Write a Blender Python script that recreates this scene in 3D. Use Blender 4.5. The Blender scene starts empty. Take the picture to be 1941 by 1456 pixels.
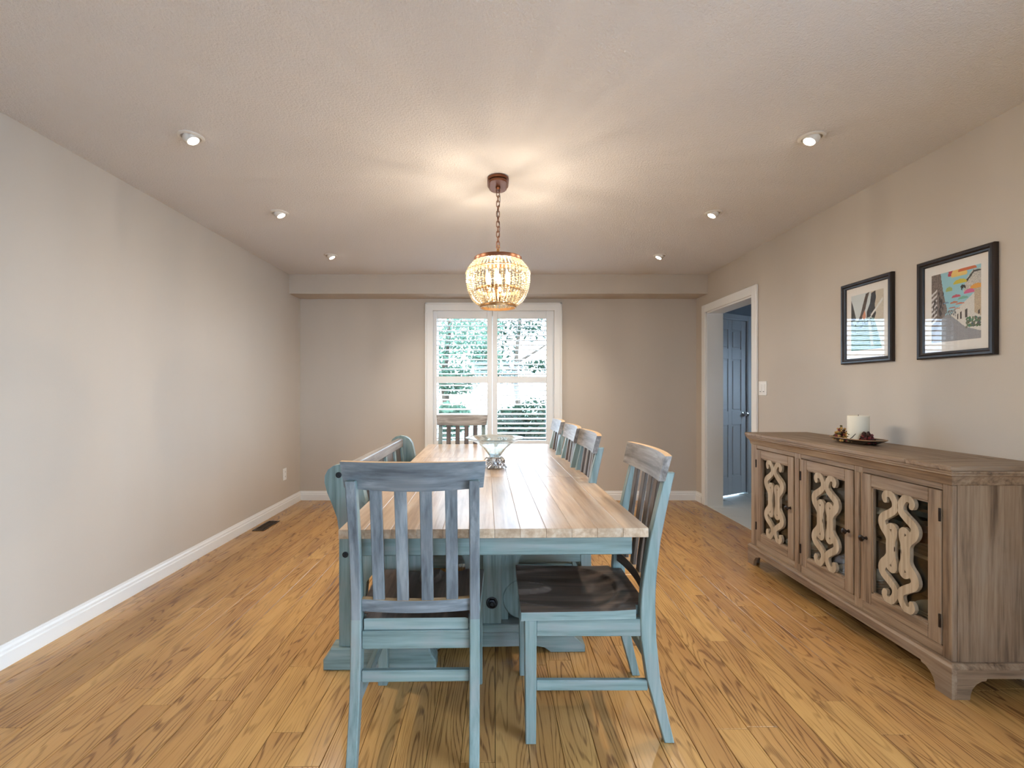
import bpy, bmesh, math, random
import numpy as np
from mathutils import Vector, Matrix, Euler
random.seed(7)
PI = math.pi
scene = bpy.context.scene
COL = scene.collection

# ------------------------------------------------------------------ camera
F, VX, VY, W, H = 900.0, 938.0, 740.0, 1941.0, 1456.0
CAMZ = 1.22
cam_d = bpy.data.cameras.new('camera')
cam_d.sensor_fit = 'HORIZONTAL'; cam_d.sensor_width = 36.0
cam_d.lens = 36.0 * F / W
cam_d.shift_x = (W / 2 - VX) / W
cam_d.shift_y = (VY - H / 2) / W
cam_d.clip_end = 200
cam = bpy.data.objects.new('camera', cam_d); COL.objects.link(cam)
cam.location = (0, 0, CAMZ); cam.rotation_euler = (PI / 2, 0, 0)
scene.camera = cam

# ------------------------------------------------------------------ world, exposure
SKY = 10.6
world = bpy.data.worlds.new('sky'); scene.world = world; world.use_nodes = True
wn = world.node_tree; wn.nodes.clear()
wo = wn.nodes.new('ShaderNodeOutputWorld'); wb = wn.nodes.new('ShaderNodeBackground')
wb.inputs['Color'].default_value = (0.58, 0.78, 1.0, 1); wb.inputs['Strength'].default_value = SKY
wn.links.new(wb.outputs[0], wo.inputs[0])
BULB = 460.0          # chandelier bulb emission
POT = 44.0           # recessed spot watts
scene.view_settings.view_transform = 'Standard'
scene.view_settings.look = 'None'
scene.view_settings.gamma = 1.0
scene.view_settings.use_curve_mapping = False
scene.view_settings.exposure = 0.70
try:
    scene.cycles.use_denoising = True
    scene.cycles.use_light_tree = False
    scene.cycles.caustics_reflective = False
    scene.cycles.caustics_refractive = False
    scene.cycles.max_bounces = 6
    scene.cycles.adaptive_threshold = 0.05
    scene.cycles.transparent_max_bounces = 14
    scene.cycles.sample_clamp_indirect = 6.0
except Exception:
    pass

def portal(name, loc, rot, sx, sy):
    d = bpy.data.lights.new(name, 'AREA'); d.shape = 'RECTANGLE'; d.size = sx; d.size_y = sy
    d.cycles.is_portal = True
    o = bpy.data.objects.new(name, d); COL.objects.link(o)
    o.location = loc; o.rotation_euler = rot
    return o

# ------------------------------------------------------------------ room constants
XL, XR, YB, YR, ZC = -2.165, 2.24, 5.28, -2.6, 2.44
WT = 0.16
DO0, DO1, DOZ = 4.11, 5.03, 2.05            # doorway in right wall
WX0, WX1, WZ0, WZ1 = -0.692, 0.663, 0.585, 2.11   # back window hole
RX0, RX1, RZ0, RZ1 = -0.7, 0.9, 0.90, 2.10
SY0, SY1, SZ0, SZ1 = -2.45, 0.55, 0.10, 2.33   # side window in right wall, behind the viewer  # rear window hole
portal('portal_back_window', ((WX0 + WX1) / 2, YB + WT + 0.02, (WZ0 + WZ1) / 2), (-PI / 2, 0, 0), WX1 - WX0, WZ1 - WZ0)
portal('portal_rear_window', ((RX0 + RX1) / 2, YR - WT - 0.02, (RZ0 + RZ1) / 2), (PI / 2, 0, 0), RX1 - RX0, RZ1 - RZ0)

portal('portal_side_window', (XR + 0.2, (SY0 + SY1) / 2, (SZ0 + SZ1) / 2), (PI / 2, 0, PI / 2), SY1 - SY0, SZ1 - SZ0)
# ================================================================== materials
def lin(c):
    return tuple(((v / 255.0) / 12.92 if v / 255.0 <= 0.04045 else ((v / 255.0 + 0.055) / 1.055) ** 2.4) for v in c) + (1.0,)

class NT:
    def __init__(s, name):
        s.m = bpy.data.materials.new(name); s.m.use_nodes = True
        s.t = s.m.node_tree; s.t.nodes.clear()
        s.out = s.t.nodes.new('ShaderNodeOutputMaterial')
    def n(s, typ, **kw):
        nd = s.t.nodes.new('ShaderNode' + typ)
        for k, v in kw.items():
            if k.startswith('_'):
                setattr(nd, k[1:], v)
            else:
                key = k.replace('__', ' ')
                s.set(nd.inputs[int(key[1:]) if key[0] == 'i' and key[1:].isdigit() else key], v)
        return nd
    def set(s, inp, v):
        if isinstance(v, bpy.types.NodeSocket): s.t.links.new(v, inp)
        else: inp.default_value = v
    def math(s, op, a, b=0.0, c=0.0):
        nd = s.t.nodes.new('ShaderNodeMath'); nd.operation = op
        s.set(nd.inputs[0], a); s.set(nd.inputs[1], b)
        if op in ('MULTIPLY_ADD',): s.set(nd.inputs[2], c)
        return nd.outputs[0]
    def mix(s, f, a, b, mode='MIX'):
        nd = s.t.nodes.new('ShaderNodeMix'); nd.data_type = 'RGBA'; nd.blend_type = mode
        s.set(nd.inputs[0], f); s.set(nd.inputs[6], a); s.set(nd.inputs[7], b)
        return nd.outputs[2]
    def ramp(s, f, stops, interp='LINEAR'):
        nd = s.t.nodes.new('ShaderNodeValToRGB'); nd.color_ramp.interpolation = interp
        e = nd.color_ramp.elements
        while len(e) < len(stops): e.new(0.5)
        for i, (p, c) in enumerate(stops):
            e[i].position = p; e[i].color = c if len(c) == 4 else tuple(c) + (1,)
        s.set(nd.inputs[0], f)
        return nd.outputs[0]
    def surf(s, sh):
        s.t.links.new(sh, s.out.inputs[0]); return s.m

def plain(name, rgb, rough=0.5, metal=0.0, spec=0.5, bump=0.0, bscale=300.0, var=0.06, coat=0.0):
    t = NT(name)
    tc = t.n('TexCoord')
    nz = t.n('TexNoise', Vector=tc.outputs['Object'], Scale=bscale, Detail=3.0)
    nv = t.n('TexNoise', Vector=tc.outputs['Object'], Scale=3.0, Detail=2.0)
    c = lin(rgb)
    lo = tuple(v * (1 - var) for v in c[:3]) + (1,); hi = tuple(min(1, v * (1 + var)) for v in c[:3]) + (1,)
    b = t.n('BsdfPrincipled', Roughness=rough, Metallic=metal)
    b.inputs['Specular IOR Level'].default_value = spec
    b.inputs['Coat Weight'].default_value = coat
    t.set(b.inputs['Base Color'], t.mix(nv.outputs[0], lo, hi))
    if bump:
        bp = t.n('Bump', Strength=bump, Distance=0.002, Height=nz.outputs[0])
        t.set(b.inputs['Normal'], bp.outputs[0])
    return t.surf(b.outputs[0])

def grain(name, dark, mid, light, axis, rough=0.45, wear=None, wear_amt=0.5, bump=0.25, spec=0.4, fine=1.0, random_shade=0.12):
    """weathered / painted wood, grain running along axis (object space)."""
    t = NT(name)
    tc = t.n('TexCoord'); oi = t.n('ObjectInfo')
    off = t.n('CombineXYZ', X=t.math('MULTIPLY', oi.outputs['Random'], 37.0), Y=t.math('MULTIPLY', oi.outputs['Random'], 19.0), Z=t.math('MULTIPLY', oi.outputs['Random'], 53.0))
    ad = t.n('VectorMath', _operation='ADD', i0=tc.outputs['Object'], i1=off.outputs[0])
    sc = [26.0 * fine] * 3; sc['xyz'.index(axis)] = 1.6 * fine
    mp = t.n('Mapping', Vector=ad.outputs[0]); mp.inputs['Scale'].default_value = sc
    n1 = t.n('TexNoise', Vector=mp.outputs[0], Scale=1.0, Detail=6.0, Roughness=0.62, Distortion=0.3)
    sc2 = [90.0 * fine] * 3; sc2['xyz'.index(axis)] = 4.0
    mp2 = t.n('Mapping', Vector=ad.outputs[0]); mp2.inputs['Scale'].default_value = sc2
    n2 = t.n('TexNoise', Vector=mp2.outputs[0], Scale=1.0, Detail=3.0)
    nb = t.n('TexNoise', Vector=ad.outputs[0], Scale=5.0, Detail=3.0)
    v = t.math('ADD', t.math('MULTIPLY', n1.outputs[0], 0.7), t.math('MULTIPLY', n2.outputs[0], 0.3))
    col = t.ramp(v, [(0.33, lin(dark)), (0.5, lin(mid)), (0.66, lin(light))])
    if wear:
        wv = t.math('ADD', t.math('MULTIPLY', nb.outputs[0], 0.6), t.math('MULTIPLY', n1.outputs[0], 0.4))
        wf = t.ramp(wv, [(0.50, (0, 0, 0, 1)), (0.64, (1, 1, 1, 1))])
        col = t.mix(t.math('MULTIPLY', wf, wear_amt), col, lin(wear))
    sh = t.math('MULTIPLY_ADD', oi.outputs['Random'], random_shade, 1.0 - random_shade / 2)
    hs = t.n('HueSaturation', Color=col, Value=sh)
    b = t.n('BsdfPrincipled', Roughness=rough)
    b.inputs['Specular IOR Level'].default_value = spec
    t.set(b.inputs['Base Color'], hs.outputs[0])
    bp = t.n('Bump', Strength=bump, Distance=0.002, Height=v)
    t.set(b.inputs['Normal'], bp.outputs[0])
    return t.surf(b.outputs[0])

def oak_floor():
    t = NT('oak_floor')
    g = t.n('NewGeometry'); oi = t.n('ObjectInfo')
    r = oi.outputs['Random']
    off = t.n('CombineXYZ', X=t.math('MULTIPLY', r, 41.0), Y=t.math('MULTIPLY', r, 97.0), Z=t.math('MULTIPLY', r, 13.0))
    ad = t.n('VectorMath', _operation='ADD', i0=g.outputs['Position'], i1=off.outputs[0])
    mp = t.n('Mapping', Vector=ad.outputs[0]); mp.inputs['Scale'].default_value = (9.0, 0.85, 1.0)
    n1 = t.n('TexNoise', Vector=mp.outputs[0], Scale=1.0, Detail=1.5, Roughness=0.5, Distortion=0.15)
    ph = t.math('MULTIPLY', n1.outputs[0], 120.0)
    ring = t.math('MULTIPLY_ADD', t.math('SINE', ph), 0.5, 0.5)
    mp2 = t.n('Mapping', Vector=ad.outputs[0]); mp2.inputs['Scale'].default_value = (300.0, 9.0, 1.0)
    n2 = t.n('TexNoise', Vector=mp2.outputs[0], Scale=1.0, Detail=2.0)
    mp3 = t.n('Mapping', Vector=ad.outputs[0]); mp3.inputs['Scale'].default_value = (7.0, 1.6, 1.0)
    n3 = t.n('TexNoise', Vector=mp3.outputs[0], Scale=1.0, Detail=3.0)
    base = t.ramp(r, [(0.0, lin((182, 136, 80))), (0.35, lin((196, 150, 91))), (0.65, lin((204, 158, 95))), (1.0, lin((190, 144, 86)))])
    base = t.mix(t.ramp(n3.outputs[0], [(0.35, (0, 0, 0)), (0.75, (1, 1, 1))]), base, lin((168, 122, 74)))
    ringf = t.math('MULTIPLY', t.ramp(ring, [(0.66, (0, 0, 0)), (0.98, (1, 1, 1))]), t.ramp(n2.outputs[0], [(0.3, (0.2, 0.2, 0.2)), (0.6, (1, 1, 1))]))
    mask = t.ramp(n3.outputs[0], [(0.3, (0.25, 0.25, 0.25)), (0.6, (1, 1, 1))])
    rf = t.math('MULTIPLY', t.math('MULTIPLY', ringf, mask), 0.78)
    col = t.mix(rf, base, lin((84, 54, 32)))
    col = t.mix(t.math('MULTIPLY', t.ramp(n2.outputs[0], [(0.5, (0, 0, 0)), (0.75, (1, 1, 1))]), 0.25), col, lin((110, 70, 40)))
    b = t.n('BsdfPrincipled', Roughness=t.math('MULTIPLY_ADD', n3.outputs[0], 0.12, 0.14))
    b.inputs['Specular IOR Level'].default_value = 0.5
    t.set(b.inputs['Base Color'], col)
    bp = t.n('Bump', Strength=0.18, Distance=0.001, Height=t.math('SUBTRACT', n2.outputs[0], rf))
    t.set(b.inputs['Normal'], bp.outputs[0])
    return t.surf(b.outputs[0])

def wall_mat():
    t = NT('wall_paint')
    g = t.n('NewGeometry')
    n1 = t.n('TexNoise', Vector=g.outputs['Position'], Scale=180.0, Detail=3.0)
    mp = t.n('Mapping', Vector=g.outputs['Position']); mp.inputs['Scale'].default_value = (1.5, 1.5, 0.5)
    n2 = t.n('TexNoise', Vector=mp.outputs[0], Scale=1.2, Detail=3.0)
    col = t.mix(n2.outputs[0], lin((190, 180, 168)), lin((202, 192, 180)))
    b = t.n('BsdfPrincipled', Roughness=0.62)
    b.inputs['Specular IOR Level'].default_value = 0.3
    t.set(b.inputs['Base Color'], col)
    bp = t.n('Bump', Strength=0.12, Distance=0.0015, Height=n1.outputs[0])
    t.set(b.inputs['Normal'], bp.outputs[0])
    return t.surf(b.outputs[0])

def ceil_mat():
    t = NT('popcorn_ceiling')
    g = t.n('NewGeometry')
    n1 = t.n('TexNoise', Vector=g.outputs['Position'], Scale=95.0, Detail=4.0, Roughness=0.7)
    v = t.n('TexVoronoi', Vector=g.outputs['Position'], Scale=120.0)
    h = t.math('ADD', t.ramp(n1.outputs[0], [(0.38, (0, 0, 0)), (0.62, (1, 1, 1))]), t.math('MULTIPLY', v.outputs['Distance'], -0.5))
    b = t.n('BsdfPrincipled', Roughness=0.9)
    b.inputs['Specular IOR Level'].default_value = 0.1
    b.inputs['Base Color'].default_value = lin((228, 224, 222))
    bp = t.n('Bump', Strength=0.55, Distance=0.006, Height=h)
    t.set(b.inputs['Normal'], bp.outputs[0])
    return t.surf(b.outputs[0])

def thin_glass(name, tint=(1, 1, 1, 1), rough=0.0, f0=0.06, extra=0.0):
    t = NT(name)
    tr = t.n('BsdfTransparent'); tr.inputs['Color'].default_value = tint
    gl = t.n('BsdfGlossy', Roughness=rough)
    g = t.n('NewGeometry')
    dt = t.n('VectorMath', _operation='DOT_PRODUCT', i0=g.outputs['Normal'], i1=g.outputs['Incoming'])
    c = t.math('SUBTRACT', 1.0, t.math('ABSOLUTE', dt.outputs['Value']))
    f = t.math('MULTIPLY_ADD', t.math('POWER', c, 5.0), 1.0 - f0, f0)   # Schlick
    mx = t.n('MixShader', i0=f, i1=tr.outputs[0], i2=gl.outputs[0])
    return t.surf(mx.outputs[0])

def emit(name, rgb, strength):
    t = NT(name)
    e = t.n('Emission', Color=tuple(rgb) + (1,), Strength=strength)
    return t.surf(e.outputs[0])

def crystal():
    t = NT('crystal_bead')
    tr = t.n('BsdfTransparent'); tr.inputs['Color'].default_value = (0.93, 0.88, 0.76, 1)
    gl = t.n('BsdfGlossy', Roughness=0.08); gl.inputs['Color'].default_value = (0.78, 0.73, 0.62, 1)
    tl = t.n('BsdfTranslucent'); tl.inputs['Color'].default_value = (0.7, 0.62, 0.48, 1)
    m1 = t.n('MixShader', i0=0.72, i1=tl.outputs[0], i2=gl.outputs[0])
    lw = t.n('LayerWeight'); lw.inputs['Blend'].default_value = 0.35
    m2 = t.n('MixShader', i0=t.math('MULTIPLY_ADD', lw.outputs['Facing'], 0.45, 0.50), i1=tr.outputs[0], i2=m1.outputs[0])
    return t.surf(m2.outputs[0])

def vcol(name, rough=0.6):
    t = NT(name)
    a = t.n('VertexColor', _layer_name='print')
    b = t.n('BsdfPrincipled', Roughness=rough)
    t.set(b.inputs['Base Color'], a.outputs[0])
    return t.surf(b.outputs[0])

def leaf_mat(name, c1, c2):
    t = NT(name)
    g = t.n('NewGeometry')
    n = t.n('TexNoise', Vector=g.outputs['Position'], Scale=6.0, Detail=2.0)
    col = t.mix(n.outputs[0], lin(c1), lin(c2))
    d = t.n('BsdfDiffuse', Color=col); tl = t.n('BsdfTranslucent', Color=col)
    return t.surf(t.n('MixShader', i0=0.4, i1=d.outputs[0], i2=tl.outputs[0]).outputs[0])

M = {}
M['floor'] = oak_floor()
M['wall'] = wall_mat()
M['ceil'] = ceil_mat()
M['white'] = plain('white_trim_paint', (232, 232, 230), rough=0.35, var=0.02)
M['shutter'] = plain('white_shutter_paint', (230, 232, 233), rough=0.4, var=0.02)
M['doorpaint'] = plain('door_white_paint', (214, 218, 222), rough=0.4, var=0.03)
M['subfloor'] = plain('subfloor', (52, 36, 24), rough=0.8)
TEAL = dict(dark=(84, 100, 99), mid=(116, 134, 132), light=(140, 153, 151))
for a in 'xyz':
    M['teal_' + a] = grain('teal_paint_' + a, axis=a, rough=0.42, wear=(132, 131, 130), wear_amt=0.6, bump=0.25, **TEAL)
    M['greywood_' + a] = grain('weathered_grey_wood_' + a, (84, 78, 74), (124, 118, 114), (158, 152, 148), a, rough=0.42, wear=(166, 160, 152), wear_amt=0.35, bump=0.3)
    M['greyblue_' + a] = grain('washed_grey_blue_wood_' + a, (70, 76, 81), (106, 113, 118), (142, 147, 150), a, rough=0.48, wear=(92, 90, 88), wear_amt=0.4, bump=0.35)
    M['brownwood_' + a] = grain('dark_brown_wood_' + a, (54, 45, 40), (82, 70, 62), (112, 96, 85), a, rough=0.30, bump=0.15)
    M['table_' + a] = grain('table_top_wood_' + a, (140, 116, 94), (172, 148, 124), (194, 174, 152), a, rough=0.29, wear=(176, 164, 152), wear_amt=0.5, bump=0.14, spec=0.38, random_shade=0.22)
    M['cab_' + a] = grain('sideboard_wood_' + a, (86, 68, 52), (140, 117, 95), (164, 143, 120), a, rough=0.5, wear=(150, 136, 122), wear_amt=0.35, bump=0.25)
M['worn'] = grain('worn_bare_edge', (150, 116, 80), (190, 156, 116), (214, 184, 146), 'x', rough=0.5)
M['fret'] = grain('fretwork_wood', (140, 122, 100), (176, 158, 134), (196, 180, 158), 'z', rough=0.5, bump=0.15)
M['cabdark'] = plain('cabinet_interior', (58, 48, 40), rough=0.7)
M['bronze'] = plain('dark_bronze', (52, 44, 40), rough=0.32, metal=0.8)
M['brass'] = plain('antique_gold_metal', (156, 118, 78), rough=0.35, metal=0.85)
M['coppery'] = plain('canopy_bronze', (120, 76, 52), rough=0.35, metal=0.7)
M['blackiron'] = plain('black_iron', (38, 40, 44), rough=0.4, metal=0.6)
M['pewter'] = plain('pewter', (206, 206, 208), rough=0.22, metal=1.0)
M['glass'] = thin_glass('window_glass', f0=0.04)
M['picglass'] = thin_glass('picture_glass', f0=0.028)
M['cabglass'] = thin_glass('cabinet_glass', tint=(0.9, 0.93, 0.92, 1), f0=0.05)
M['crystal'] = crystal()
M['bulb'] = emit('candle_bulb', (1.0, 0.84, 0.64), BULB)
M['potlamp'] = emit('spot_lamp_face', (1.0, 0.9, 0.76), 14.0)
M['potcan'] = plain('spot_can', (222, 218, 212), rough=0.4)
M['frameblk'] = grain('picture_frame_wood', (20, 15, 13), (36, 27, 23), (54, 42, 36), 'z', rough=0.33, bump=0.1)
M['matboard'] = plain('mat_board', (236, 232, 226), rough=0.8, var=0.02)
M['print'] = vcol('art_print')
M['candle'] = plain('candle_wax', (236, 230, 212), rough=0.5, var=0.03)
M['wick'] = plain('wick', (60, 52, 44), rough=0.9)
M['plate'] = plain('dark_lacquer', (30, 18, 16), rough=0.22, coat=0.4)
M['plateedge'] = plain('plate_gold_rim', (176, 136, 96), rough=0.35)
M['china'] = plain('white_china', (214, 208, 196), rough=0.2, var=0.03)
M['clay'] = plain('terracotta_glaze', (150, 92, 56), rough=0.35)
M['plastic'] = plain('white_plastic', (238, 238, 236), rough=0.35, var=0.01)
M['slot'] = plain('dark_slot', (60, 60, 60), rough=0.6)
M['vent'] = plain('vent_bronze', (74, 60, 48), rough=0.45, metal=0.3)
M['ventdark'] = plain('vent_duct', (14, 12, 11), rough=0.9)
M['tile'] = plain('hall_tile', (214, 212, 204), rough=0.3, var=0.06)
M['grout'] = plain('grout', (170, 166, 158), rough=0.8)
M['hallwall'] = plain('hall_wall_paint', (150, 158, 168), rough=0.6)
M['grass'] = plain('lawn', (74, 86, 70), rough=0.9, var=0.2)
M['bounce_ground'] = plain('pale_bounce_ground', (166, 170, 174), rough=0.9, var=0.1)
M['leafl'] = leaf_mat('pale_leaves', (72, 98, 80), (112, 136, 116))
M['leafd'] = leaf_mat('dark_leaves', (28, 44, 34), (54, 74, 58))
M['bark'] = grain('bark', (52, 42, 34), (80, 66, 54), (104, 88, 74), 'z', rough=0.9)
M['dry1'] = plain('dried_petals_tan', (196, 152, 84), rough=0.8, var=0.3)
M['dry2'] = plain('dried_petals_red', (110, 26, 30), rough=0.6, var=0.3)
M['dry3'] = plain('dried_petals_green', (104, 96, 58), rough=0.8, var=0.3)
M['dry4'] = plain('dried_petals_dark', (58, 26, 20), rough=0.7, var=0.3)

# ================================================================== mesh helpers
def NB(): return bmesh.new()
def absorb(bm, tmp, mat=None, mi=None):
    if mat is not None: bmesh.ops.transform(tmp, matrix=mat, verts=tmp.verts)
    vm = {}
    for v in tmp.verts: vm[v] = bm.verts.new(v.co)
    for f in tmp.faces:
        try:
            nf = bm.faces.new([vm[v] for v in f.verts])
            nf.material_index = f.material_index if mi is None else mi
        except ValueError: pass
    tmp.free()
def box(bm, x0, x1, y0, y1, z0, z1, bev=0.0, seg=1, mi=0, mat=None):
    t = bmesh.new()
    bmesh.ops.create_cube(t, size=1.0)
    for v in t.verts:
        v.co = Vector(((x0 + x1) / 2 + v.co.x * (x1 - x0), (y0 + y1) / 2 + v.co.y * (y1 - y0), (z0 + z1) / 2 + v.co.z * (z1 - z0)))
    if bev: bmesh.ops.bevel(t, geom=t.edges[:], offset=bev, segments=seg, affect='EDGES', profile=0.6)
    absorb(bm, t, mat, mi)
    return bm
def prism(bm, pts, axis, a, b, bev=0.0, mi=0, mat=None):
    """extrude a 2D polygon along axis: 'x' pts=(y,z); 'y' pts=(x,z); 'z' pts=(x,y)"""
    t = bmesh.new()
    def P(p, c):
        return {'x': (c, p[0], p[1]), 'y': (p[0], c, p[1]), 'z': (p[0], p[1], c)}[axis]
    lo = [t.verts.new(P(p, a)) for p in pts]; hi = [t.verts.new(P(p, b)) for p in pts]
    n = len(pts)
    fa = t.faces.new(lo[::-1]); fb = t.faces.new(hi)
    for i in range(n): t.faces.new((lo[i], lo[(i + 1) % n], hi[(i + 1) % n], hi[i]))
    bmesh.ops.recalc_face_normals(t, faces=t.faces[:])
    if bev:
        ed = [e for e in t.edges if any(f in (fa, fb) for f in e.link_faces)]
        bmesh.ops.bevel(t, geom=ed, offset=bev, segments=1, affect='EDGES')
    absorb(bm, t, mat, mi)
    return bm
def tube(bm, pts, r, seg=8, closed=False, mi=0):
    pts = [Vector(p) for p in pts]; n = len(pts)
    rs = r if isinstance(r, (list, tuple)) else [r] * n
    rings = []
    prev = None
    for i, p in enumerate(pts):
        if closed: tg = pts[(i + 1) % n] - pts[i - 1]
        else: tg = pts[min(i + 1, n - 1)] - pts[max(i - 1, 0)]
        tg.normalize()
        if prev is None:
            up = Vector((0, 0, 1)) if abs(tg.z) < 0.9 else Vector((1, 0, 0))
            u = tg.cross(up).normalized()
        else:
            u = (prev - tg * prev.dot(tg))
            u = u.normalized() if u.length > 1e-6 else tg.orthogonal().normalized()
        prev = u; w = tg.cross(u)
        rings.append([bm.verts.new(p + (u * math.cos(2 * PI * k / seg) + w * math.sin(2 * PI * k / seg)) * rs[i]) for k in range(seg)])
    for i in range(n if closed else n - 1):
        A, B = rings[i], rings[(i + 1) % n]
        for k in range(seg):
            f = bm.faces.new((A[k], A[(k + 1) % seg], B[(k + 1) % seg], B[k])); f.material_index = mi
    if not closed:
        bm.faces.new(rings[0][::-1]).material_index = mi; bm.faces.new(rings[-1]).material_index = mi
    return bm
def lathe(bm, prof, seg=24, c=(0, 0, 0), mi=0, closed=False, mat=None):
    t = bmesh.new(); rings = []
    for r, z in prof:
        if r < 1e-6: rings.append([t.verts.new((0, 0, z))])
        else: rings.append([t.verts.new((r * math.cos(2 * PI * k / seg), r * math.sin(2 * PI * k / seg), z)) for k in range(seg)])
    rg = range(len(prof) if closed else len(prof) - 1)
    for i in rg:
        A, B = rings[i], rings[(i + 1) % len(prof)]
        for k in range(seg):
            k2 = (k + 1) % seg
            if len(A) == 1 and len(B) == 1: continue
            if len(A) == 1: t.faces.new((A[0], B[k2], B[k]))
            elif len(B) == 1: t.faces.new((A[k], A[k2], B[0]))
            else: t.faces.new((A[k], A[k2], B[k2], B[k]))
    bmesh.ops.recalc_face_normals(t, faces=t.faces[:])
    mm = Matrix.Translation(c)
    if mat is not None: mm = mm @ mat
    absorb(bm, t, mm, mi)
    return bm
def ico(bm, c, r, sub=1, sc=(1, 1, 1), mi=0):
    t = bmesh.new(); bmesh.ops.create_icosphere(t, subdivisions=sub, radius=r)
    absorb(bm, t, Matrix.Translation(c) @ Matrix.Diagonal((sc[0], sc[1], sc[2], 1)), mi)
    return bm
def stroke(bm, pts, widths, axis, a, b, mi=0, cap=6):
    """2D ribbon with round ends extruded along axis"""
    n = len(pts); L = []; R = []
    P = [Vector(p) for p in pts]
    ws = widths if isinstance(widths, (list, tuple)) else [widths] * n
    for i in range(n):
        tg = (P[min(i + 1, n - 1)] - P[max(i - 1, 0)]).normalized()
        nn = Vector((-tg.y, tg.x)); L.append(P[i] + nn * ws[i] / 2); R.append(P[i] - nn * ws[i] / 2)
    t0 = (P[0] - P[1]).normalized(); t1 = (P[-1] - P[-2]).normalized()
    def capp(c, t, w):
        nn = Vector((-t.y, t.x)); out = []
        for k in range(1, cap):
            an = PI * k / cap
            out.append(c + (nn * math.cos(an) + t * math.sin(an)) * w / 2)
        return out
    poly = L + capp(P[-1], t1, ws[-1]) + R[::-1] + capp(P[0], t0, ws[0])
    # build as quads to avoid concave ngon trouble
    t = bmesh.new()
    def Q(p, c): return {'x': (c, p[0], p[1]), 'y': (p[0], c, p[1]), 'z': (p[0], p[1], c)}[axis]
    def ring(ps):
        lo = [t.verts.new(Q(p, a)) for p in ps]; hi = [t.verts.new(Q(p, b)) for p in ps]; return lo, hi
    Ll, Lh = ring(L); Rl, Rh = ring(R)
    for i in range(n - 1):
        t.faces.new((Ll[i], Ll[i + 1], Rl[i + 1], Rl[i])); t.faces.new((Lh[i], Rh[i], Rh[i + 1], Lh[i + 1]))
        t.faces.new((Ll[i], Lh[i], Lh[i + 1], Ll[i + 1])); t.faces.new((Rl[i], Rl[i + 1], Rh[i + 1], Rh[i]))
    for c, tt, w, il, ir in ((P[-1], t1, ws[-1], n - 1, n - 1), (P[0], t0, ws[0], 0, 0)):
        cp = capp(c, tt, w); cl, ch = ring(cp)
        if il == 0: sl, sh, el, eh = Rl[0], Rh[0], Ll[0], Lh[0]
        else: sl, sh, el, eh = Ll[il], Lh[il], Rl[ir], Rh[ir]
        lo = [sl] + cl + [el]; hi = [sh] + ch + [eh]
        t.faces.new(lo); t.faces.new(hi[::-1])
        for k in range(len(lo) - 1): t.faces.new((lo[k], hi[k], hi[k + 1], lo[k + 1]))
    bmesh.ops.recalc_face_normals(t, faces=t.faces[:])
    absorb(bm, t, None, mi)
    return bm
def smooth_pts(pts, k=4):
    """Catmull-Rom through 2D/3D points"""
    P = [Vector(p) for p in pts]; out = []
    for i in range(len(P) - 1):
        p0 = P[max(i - 1, 0)]; p1 = P[i]; p2 = P[i + 1]; p3 = P[min(i + 2, len(P) - 1)]
        for j in range(k):
            s = j / k
            out.append(0.5 * ((2 * p1) + (p2 - p0) * s + (2 * p0 - 5 * p1 + 4 * p2 - p3) * s * s + (3 * p1 - p0 - 3 * p2 + p3) * s ** 3))
    out.append(P[-1]); return out

def mk(name, bm, mat, parent=None, smooth=30, loc=None):
    me = bpy.data.meshes.new(name)
    bmesh.ops.recalc_face_normals(bm, faces=bm.faces[:])
    bm.to_mesh(me); bm.free()
    for m in (mat if isinstance(mat, (list, tuple)) else [mat]): me.materials.append(M[m] if isinstance(m, str) else m)
    if smooth:
        me.polygons.foreach_set('use_smooth', [True] * len(me.polygons))
        me.set_sharp_from_angle(angle=math.radians(smooth))
    o = bpy.data.objects.new(name, me); COL.objects.link(o)
    if parent is not None: o.parent = parent
    if loc is not None: o.location = loc
    return o
def tag(o, label=None, cat=None, group=None, kind=None):
    if label: o['label'] = label
    if cat: o['category'] = cat
    if group: o['group'] = group
    if kind: o['kind'] = kind
    return o
def thing(name, label, cat, loc=(0, 0, 0), rz=0.0, group=None):
    o = bpy.data.objects.new(name, None); COL.objects.link(o); o.empty_display_size = 0.05
    o.location = loc; o.rotation_euler = (0, 0, rz)
    return tag(o, label, cat, group)
def struct(name, bm, mat, label=None, cat=None, smooth=0):
    o = mk(name, bm, mat, None, smooth); return tag(o, label, cat, None, 'structure')
def dup(root, loc, rz, label, group=None, name=None):
    r = root.copy(); COL.objects.link(r); r.location = loc; r.rotation_euler = (0, 0, rz); r['label'] = label
    if group: r['group'] = group
    for ch in list(root.children):
        c = ch.copy(); COL.objects.link(c); c.parent = r
        for g in ch.children:
            d = g.copy(); COL.objects.link(d); d.parent = c
    return r

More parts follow.
